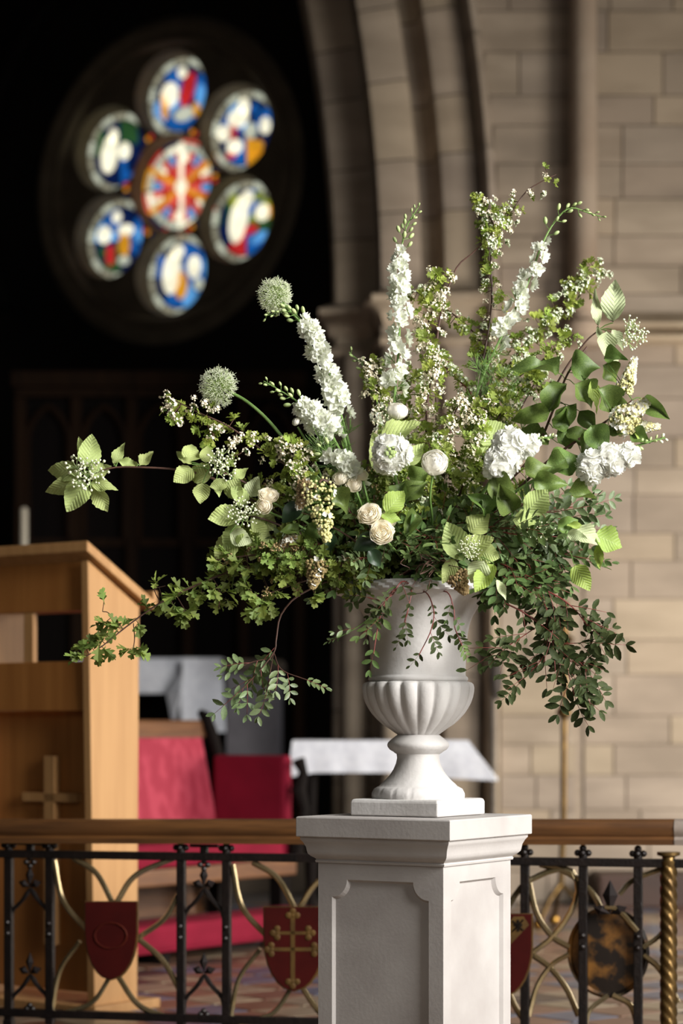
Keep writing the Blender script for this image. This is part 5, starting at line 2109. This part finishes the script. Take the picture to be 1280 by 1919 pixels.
hawthorn('hawthorn branch with dark twig tip reaching highest of the whole bouquet', [(850, 1000, .02), (870, 860, .05), (890, 740, .07), (912, 640, .08), (922, 560, .08), (920, 480, .08), (936, 420, .08), (958, 398, .08), (985, 360, .08), (1012, 342, .08), (1042, 327, .08)],
         84, 40, 1, t0=.3, t1=.76, lsize=.018, bsize=.012, blo=BLO_WHITE + BLO_BLUSH, spread=.03)
hawthorn('upright hawthorn branch thick with blush blossom beside the tall larkspur', [(790, 1000, -.02), (798, 860, -.02), (800, 760, -.02), (812, 680, -.02), (800, 620, -.02), (818, 560, -.02), (820, 508, -.02)],
         90, 58, 2, t0=.3, lsize=.021, bsize=.0155, spread=.032)
hawthorn('thin thorny hawthorn branch slanting up to a blossom tuft', [(810, 900, .04), (818, 640, .04), (850, 513, .04), (888, 472, .04), (925, 432, .04), (912, 395, .04), (908, 368, .04)],
         44, 22, 3, t0=.62, lsize=.018, bsize=.0125, blo=BLO_WHITE + BLO_BLUSH, spread=.026)
hawthorn('hazy hawthorn branch at the back reaching to the wall shaft', [(860, 960, .12), (900, 780, .2), (950, 690, .25), (1000, 625, .28), (1065, 560, .3), (1130, 495, .32)],
         96, 46, 4, t0=.4, lsize=.022, bsize=.014, blo=BLO_WHITE, spread=.032)
hawthorn('hawthorn branch with green buds pointing at the viburnum bud head', [(870, 960, .08), (900, 800, .12), (955, 722, .14), (1010, 680, .14), (1076, 626, .14)],
         72, 30, 5, t0=.42, lsize=.020, bsize=.0125, blo=BLO_WHITE + BLO_BUD, spread=.028)
hawthorn('hawthorn twig crossing behind the upright blossom branch', [(880, 960, .1), (915, 720, .1), (900, 640, .1), (835, 578, .1), (766, 540, .1)],
         40, 16, 6, t0=.5, lsize=.019, bsize=.012, blo=BLO_WHITE, spread=.02)
hawthorn('hawthorn twig with reddish stem in the middle of the fan', [(860, 960, .06), (892, 770, .06), (845, 700, .05), (810, 668, .05)], 40, 16, 7, t0=.4, m=M_red, blo=BLO_WHITE)
hawthorn('short hawthorn sprig with blossom behind the ranunculus', [(810, 1000, -.04), (835, 860, -.08), (850, 780, -.08), (868, 750, -.08)], 60, 30, 8, t0=.35, blo=BLO_BLUSH, spread=.036)
hawthorn('short hawthorn sprig in blossom left of the large stock', [(840, 1000, -.03), (880, 870, -.08), (892, 800, -.08), (905, 745, -.07)], 60, 30, 9, t0=.35, blo=BLO_BLUSH, spread=.036)
hawthorn('hawthorn sprig with blush clusters left of the tall larkspur', [(750, 1000, -.02), (725, 820, -.04), (705, 730, -.04), (695, 676, -.04)], 44, 34, 10, t0=.45, blo=BLO_BLUSH, spread=.028)
hawthorn('bushy green hawthorn sprig filling behind the lilac leaves', [(840, 1000, .04), (930, 850, .06), (990, 740, .06), (1010, 700, .06)], 70, 24, 11, t0=.3, blo=BLO_WHITE, spread=.045)
hawthorn('bushy hawthorn sprig filling the middle above the ranunculus', [(800, 1000, .04), (770, 850, .06), (760, 760, .06), (780, 690, .06)], 80, 34, 12, t0=.3, blo=BLO_WHITE, spread=.045)
hawthorn('hawthorn sprig with feathered greenery between the stocks', [(830, 1000, .0), (870, 900, .0), (930, 790, -.02), (960, 740, -.02)], 70, 26, 13, t0=.3, blo=BLO_WHITE + BLO_BLUSH, spread=.045)
hawthorn('hawthorn branch slanting left past the allium with a leafy tip', [(660, 1040, -.04), (560, 895, -.12), (500, 850, -.13), (430, 800, -.14), (370, 772, -.14), (312, 742, -.14)],
         64, 30, 14, t0=.3, lsize=.021, bsize=.0145, blo=BLO_BLUSH, spread=.03, tw=[((340, 757, -.14), (325, 775, -.145), (318, 782, -.145)), ((385, 780, -.14), (392, 805, -.15), (402, 815, -.15)), ((470, 830, -.14), (450, 850, -.15), (430, 855, -.15))])
hawthorn('blossoming hawthorn sprig under the left allium stem', [(670, 1030, -.06), (590, 900, -.14), (555, 860, -.15), (520, 835, -.15)], 40, 26, 15, t0=.4, blo=BLO_BLUSH, spread=.034)
hawthorn('hawthorn sprig with greenish umbels above the dark leaf', [(690, 1040, -.08), (600, 930, -.17), (570, 905, -.18), (540, 885, -.18)], 44, 26, 16, t0=.4, blo=BLO_BLUSH + BLO_BUD, spread=.036)
D2 = -.17
hawthorn('long leafy hawthorn branch trailing down across the lectern', [(640, 1070, -.08), (550, 1058, -.14), (450, 1066, -.16), (370, 1096, D2), (300, 1130, D2), (240, 1172, D2), (190, 1212, D2), (147, 1238, D2)],
         190, 0, 17, 'hawthorn_lower', single=True, t0=.34, lsize=.032, spread=.026, tw=[((232, 1180, D2), (205, 1150, D2), (192, 1146, D2)), ((250, 1168, D2), (252, 1200, D2), (246, 1230, D2)), ((400, 1085, D2), (412, 1110, D2 - .01), (410, 1140, D2 - .01)), ((330, 1115, D2), (345, 1140, D2), (352, 1150, D2)), ((300, 1128, D2), (290, 1105, D2), (310, 1098, D2))])
hawthorn('leafy hawthorn sprig under the left viburnum leaves', [(660, 1060, -.08), (560, 1040, -.16), (480, 1040, -.18), (400, 1050, -.18)], 120, 4, 18, 'hawthorn_lower', single=True, blo=BLO_BROWN, t0=.3, lsize=.031, spread=.05)
hawthorn('low leafy hawthorn sprig hanging left of the urn', [(680, 1085, -.08), (590, 1085, -.16), (510, 1110, -.18), (470, 1130, -.18)], 120, 6, 19, 'hawthorn_lower', single=True, blo=BLO_BROWN, t0=.3, lsize=.031, spread=.05)
hawthorn('dense leafy hawthorn sprig between urn lip and dark leaf', [(690, 1080, -.1), (620, 1050, -.2), (540, 1040, -.21), (500, 1060, -.21)], 80, 12, 20, 'hawthorn_lower', blo=BLO_BROWN, t0=.3, lsize=.024, spread=.05)


# ---------- lentisk: arching red twigs with pinnate leaves
def lentisk(label, pts, n, seed, kind='ruscus', size=.07, rooted=True, t0=.35, tw=None, group=None, m=M_red, r0=.0026, down=.3):
    rnd = random.Random(seed)
    t, path = new_stem('lentisk_branch', label, 'branch', pts, r0, .001, m, 24, rooted=rooted, group=group)
    paths = [path]
    for q in (tw or []):
        pp = catmull([P(*v) for v in q], 10)
        MB().tube(pp, .001, 4, False).build('twig', m, t, smooth=True, fix=False)
        paths.append(pp)
    for pi_, pth in enumerate(paths):
        nn = n if pi_ == 0 else max(3, n // 3)
        for k in range(nn):
            u = (t0 if pi_ == 0 else .15) + (1 - (t0 if pi_ == 0 else .15)) * (k + .7) / nn
            p, d = at(pth, u)
            s = rdir(rnd, d)
            s.y *= .6
            dd = d * .7 + s * .8 + Vector((0, 0, -down))
            if k == nn - 1:
                dd = d
            put(t, 'leaf', rnd.choice(LEAF['p_' + kind]), p, dd, Vector((0, -1, .5)) + rdir(rnd) * .6, size * rnd.uniform(.7, 1.15))
    return t


lentisk('dark lentisk branch hanging lowest to the right of the urn', [(860, 1100, -.06), (925, 1122, -.14), (985, 1150, -.16), (1030, 1190, -.17), (1058, 1240, -.18), (1076, 1302, -.18)], 20, 1, 'ruscus_dark', .074, t0=.4,
        tw=[((1030, 1190, -.17), (1015, 1235, -.18), (972, 1282, -.18)), ((1010, 1172, -.17), (965, 1202, -.18), (932, 1221, -.18)), ((1040, 1205, -.17), (1085, 1205, -.18), (1108, 1196, -.18)), ((1058, 1240, -.18), (1085, 1240, -.18), (1104, 1262, -.18))])
lentisk('lentisk branch arching out right under the fresh viburnum leaves', [(870, 1080, -.06), (960, 1090, -.15), (1030, 1110, -.17), (1075, 1140, -.18), (1102, 1175, -.18)], 16, 2, 'ruscus_dark', .074, t0=.3,
        tw=[((1000, 1100, -.16), (1030, 1150, -.18), (1040, 1185, -.18))])
lentisk('lentisk spray with big leaflets hanging over the left of the urn', [(745, 1105, -.16), (722, 1128, -.21), (710, 1165, -.22), (700, 1225, -.225)], 3, 3, 'ruscus', .075, t0=.3, down=.6)
lentisk('thin dark lentisk spray hanging over the middle of the urn', [(790, 1108, -.16), (812, 1140, -.2), (808, 1180, -.205), (785, 1228, -.2)], 4, 4, 'ruscus_dark', .045, t0=.3, down=.5, r0=.0016)
lentisk('small lentisk spray with green tips at the right front of the urn', [(830, 1108, -.16), (850, 1140, -.2), (852, 1175, -.2), (866, 1210, -.19)], 4, 5, 'ruscus', .05, t0=.3, down=.5, r0=.0016)
lentisk('reddish lentisk twig lying across the urn lip', [(760, 1090, -.2), (735, 1115, -.23), (715, 1125, -.23), (690, 1120, -.22)], 5, 6, 'ruscus_dark', .055, t0=.2, r0=.0018)
lentisk('pale lentisk twig reaching left below the urn lip', [(740, 1100, -.18), (700, 1150, -.21), (670, 1175, -.2), (632, 1196, -.19)], 4, 7, 'ruscus_light', .042, t0=.3, m=M_stem, r0=.0016)
lentisk('middle lentisk spray with short leaflets under the urn lip', [(770, 1105, -.18), (765, 1140, -.215), (758, 1165, -.21), (752, 1190, -.205)], 3, 8, 'ruscus_dark', .05, t0=.25, r0=.0016)
lentisk('lentisk branch dangling alone to the left of the urn', [(660, 1085, -.1), (570, 1110, -.16), (528, 1150, -.17), (518, 1195, -.17), (512, 1225, -.17), (470, 1275, -.17), (446, 1298, -.17)], 8, 9, 'ruscus_light', .062, t0=.62, m=M_wood,
        tw=[((513, 1222, -.17), (528, 1255, -.17), (575, 1274, -.17)), ((513, 1222, -.17), (506, 1262, -.175), (500, 1296, -.175)), ((500, 1235, -.17), (475, 1240, -.17), (450, 1250, -.17))], down=.5)

# fillers: sprigs that close the mass between the urn lip and the flowers
FL = 'lentisk sprigs packed into the bouquet'
TONE = {'ruscus': 'mid green', 'ruscus_dark': 'very dark green', 'ruscus_light': 'pale grey-green'}
BTONE = {id(BLO_BUD): 'green buds', id(BLO_BROWN): 'brown faded buds', id(BLO_BLUSH): 'cream blossom', id(BLO_WHITE): 'greenish white blossom'}
for k in range(26):
    rnd = random.Random(900 + k)
    px, py = rnd.uniform(800, 1105), rnd.uniform(930, 1110)
    if px < 880:
        py = 930 + (py - 930) * .7
    depth = -.24 * (1 - ((px - 800) / 420) ** 2) + rnd.uniform(-.02, .12)
    mid = (790 + (px - 790) * .55, 1080 + (py - 1080) * .6 - 25, depth * .7)
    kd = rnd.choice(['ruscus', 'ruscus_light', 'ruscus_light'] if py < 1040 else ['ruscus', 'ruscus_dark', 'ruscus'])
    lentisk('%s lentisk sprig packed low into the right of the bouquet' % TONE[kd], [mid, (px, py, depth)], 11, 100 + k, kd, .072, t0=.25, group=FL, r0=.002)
for k in range(16):
    rnd = random.Random(950 + k)
    px, py = rnd.uniform(560, 800), rnd.uniform(960, 1115)
    if px > 650:
        py = 960 + (py - 960) * .62
    depth = -.24 * (1 - abs(px - 780) / 700) + rnd.uniform(-.02, .12)
    mid = (780 + (px - 780) * .55, 1090 + (py - 1090) * .6 - 15, depth * .7)
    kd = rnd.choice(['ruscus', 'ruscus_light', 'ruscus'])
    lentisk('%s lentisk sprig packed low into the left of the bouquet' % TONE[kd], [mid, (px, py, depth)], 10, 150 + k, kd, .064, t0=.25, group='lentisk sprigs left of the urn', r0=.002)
for k in range(14):
    rnd = random.Random(700 + k)
    px, py = rnd.uniform(430, 780), rnd.uniform(880, 1090)
    depth = -.2 * (1 - abs(px - 760) / 900) + rnd.uniform(-.02, .12)
    mid = (770 + (px - 770) * .55, 1070 + (py - 1070) * .6 - 20, depth * .7)
    kd, bl = rnd.choice(['hawthorn_lower', 'hawthorn_lower', 'hawthorn']), rnd.choice([BLO_BUD, BLO_BROWN, BLO_BLUSH])
    hawthorn('leafy hawthorn sprig with %s packed into the left of the bouquet' % BTONE[id(bl)], [mid, (px, py, depth)], 44, 8, 200 + k, kd, blo=bl, t0=.3, lsize=.023, spread=.045, group='hawthorn sprigs left in the bouquet')
for k in range(12):
    rnd = random.Random(750 + k)
    px, py = rnd.uniform(700, 1020), rnd.uniform(800, 1000)
    depth = -.14 + rnd.uniform(-.02, .16)
    mid = (780 + (px - 780) * .55, 1040 + (py - 1040) * .55, depth * .7)
    bl = rnd.choice([BLO_BUD, BLO_WHITE, BLO_BLUSH])
    hawthorn('leafy hawthorn sprig with %s packed behind the stock blooms' % BTONE[id(bl)], [mid, (px, py, depth)], 50, 10, 250 + k, 'hawthorn', blo=bl, t0=.25, lsize=.022, spread=.05, group='hawthorn sprigs behind the stocks')

# wiry brown tendrils tangled over the urn mouth
ten = thing('dry_vine', 'wiry brown dry vine tangled above the urn lip', 'vine', P(800, 1090, -.15))
for k in range(12):
    rnd = random.Random(300 + k)
    a = (rnd.uniform(760, 860), rnd.uniform(1040, 1090))
    pts = [P(a[0], a[1], -.22)]
    for q in range(4):
        a = (a[0] + rnd.uniform(-28, 34), a[1] + rnd.uniform(-24, 20))
        pts.append(P(a[0], min(a[1], 1112), -.24 + rnd.uniform(-.03, .02)))
    MB().tube(catmull(pts, 16), .0009, 4, False).build('tendril', M_wood, ten, smooth=True, fix=False)
# fine green filigree around the larkspur stems
fil = thing('fennel_sprig', 'feathery bright green sprig between the hawthorn and the lilac leaves', 'sprig', stem_base(991))
for k in range(34):
    rnd = random.Random(400 + k)
    u = k / 34
    x, y = rnd.uniform(868, 990), rnd.uniform(690, 850)
    p = P(x, y, .0)
    put(fil, 'feathery_leaf', rnd.choice(LEAF['feather']), p, Vector((rnd.uniform(-.3, .6), 0, 1)) + rdir(rnd) * .4, TOCAM, rnd.uniform(.035, .055))
pth = catmull([stem_base(991), P(870, 950, 0), P(905, 840, 0), P(960, 730, 0)], 20)
MB().tube(pth, [.0025 - .0018 * i / 19 for i in range(20)], 5).build('stem', M_stem, fil, smooth=True, fix=False)
for k in range(6):
    p, d = at(pth, .45 + .09 * k)
    MB().tube(catmull([p, p + d * .03 + Vector(((-1) ** k * .02, 0, .01)), p + d * .06 + Vector(((-1) ** k * .05, 0, .02))], 6), .001, 4, False).build('side_stem', M_stem, fil, smooth=True, fix=False)
fi2 = thing('fennel_sprig', 'feathery green sprig under the leaning larkspur', 'sprig', stem_base(993))
pth = catmull([stem_base(993), P(690, 960, -.12), P(640, 880, -.16), P(600, 840, -.16)], 20)
MB().tube(pth, [.0025 - .0018 * i / 19 for i in range(20)], 5).build('stem', M_stem, fi2, smooth=True, fix=False)
for k in range(26):
    rnd = random.Random(500 + k)
    p, d = at(pth, rnd.uniform(.4, 1))
    put(fi2, 'feathery_leaf', rnd.choice(LEAF['feather']), p, d + rdir(rnd) * .9, TOCAM, rnd.uniform(.035, .06))
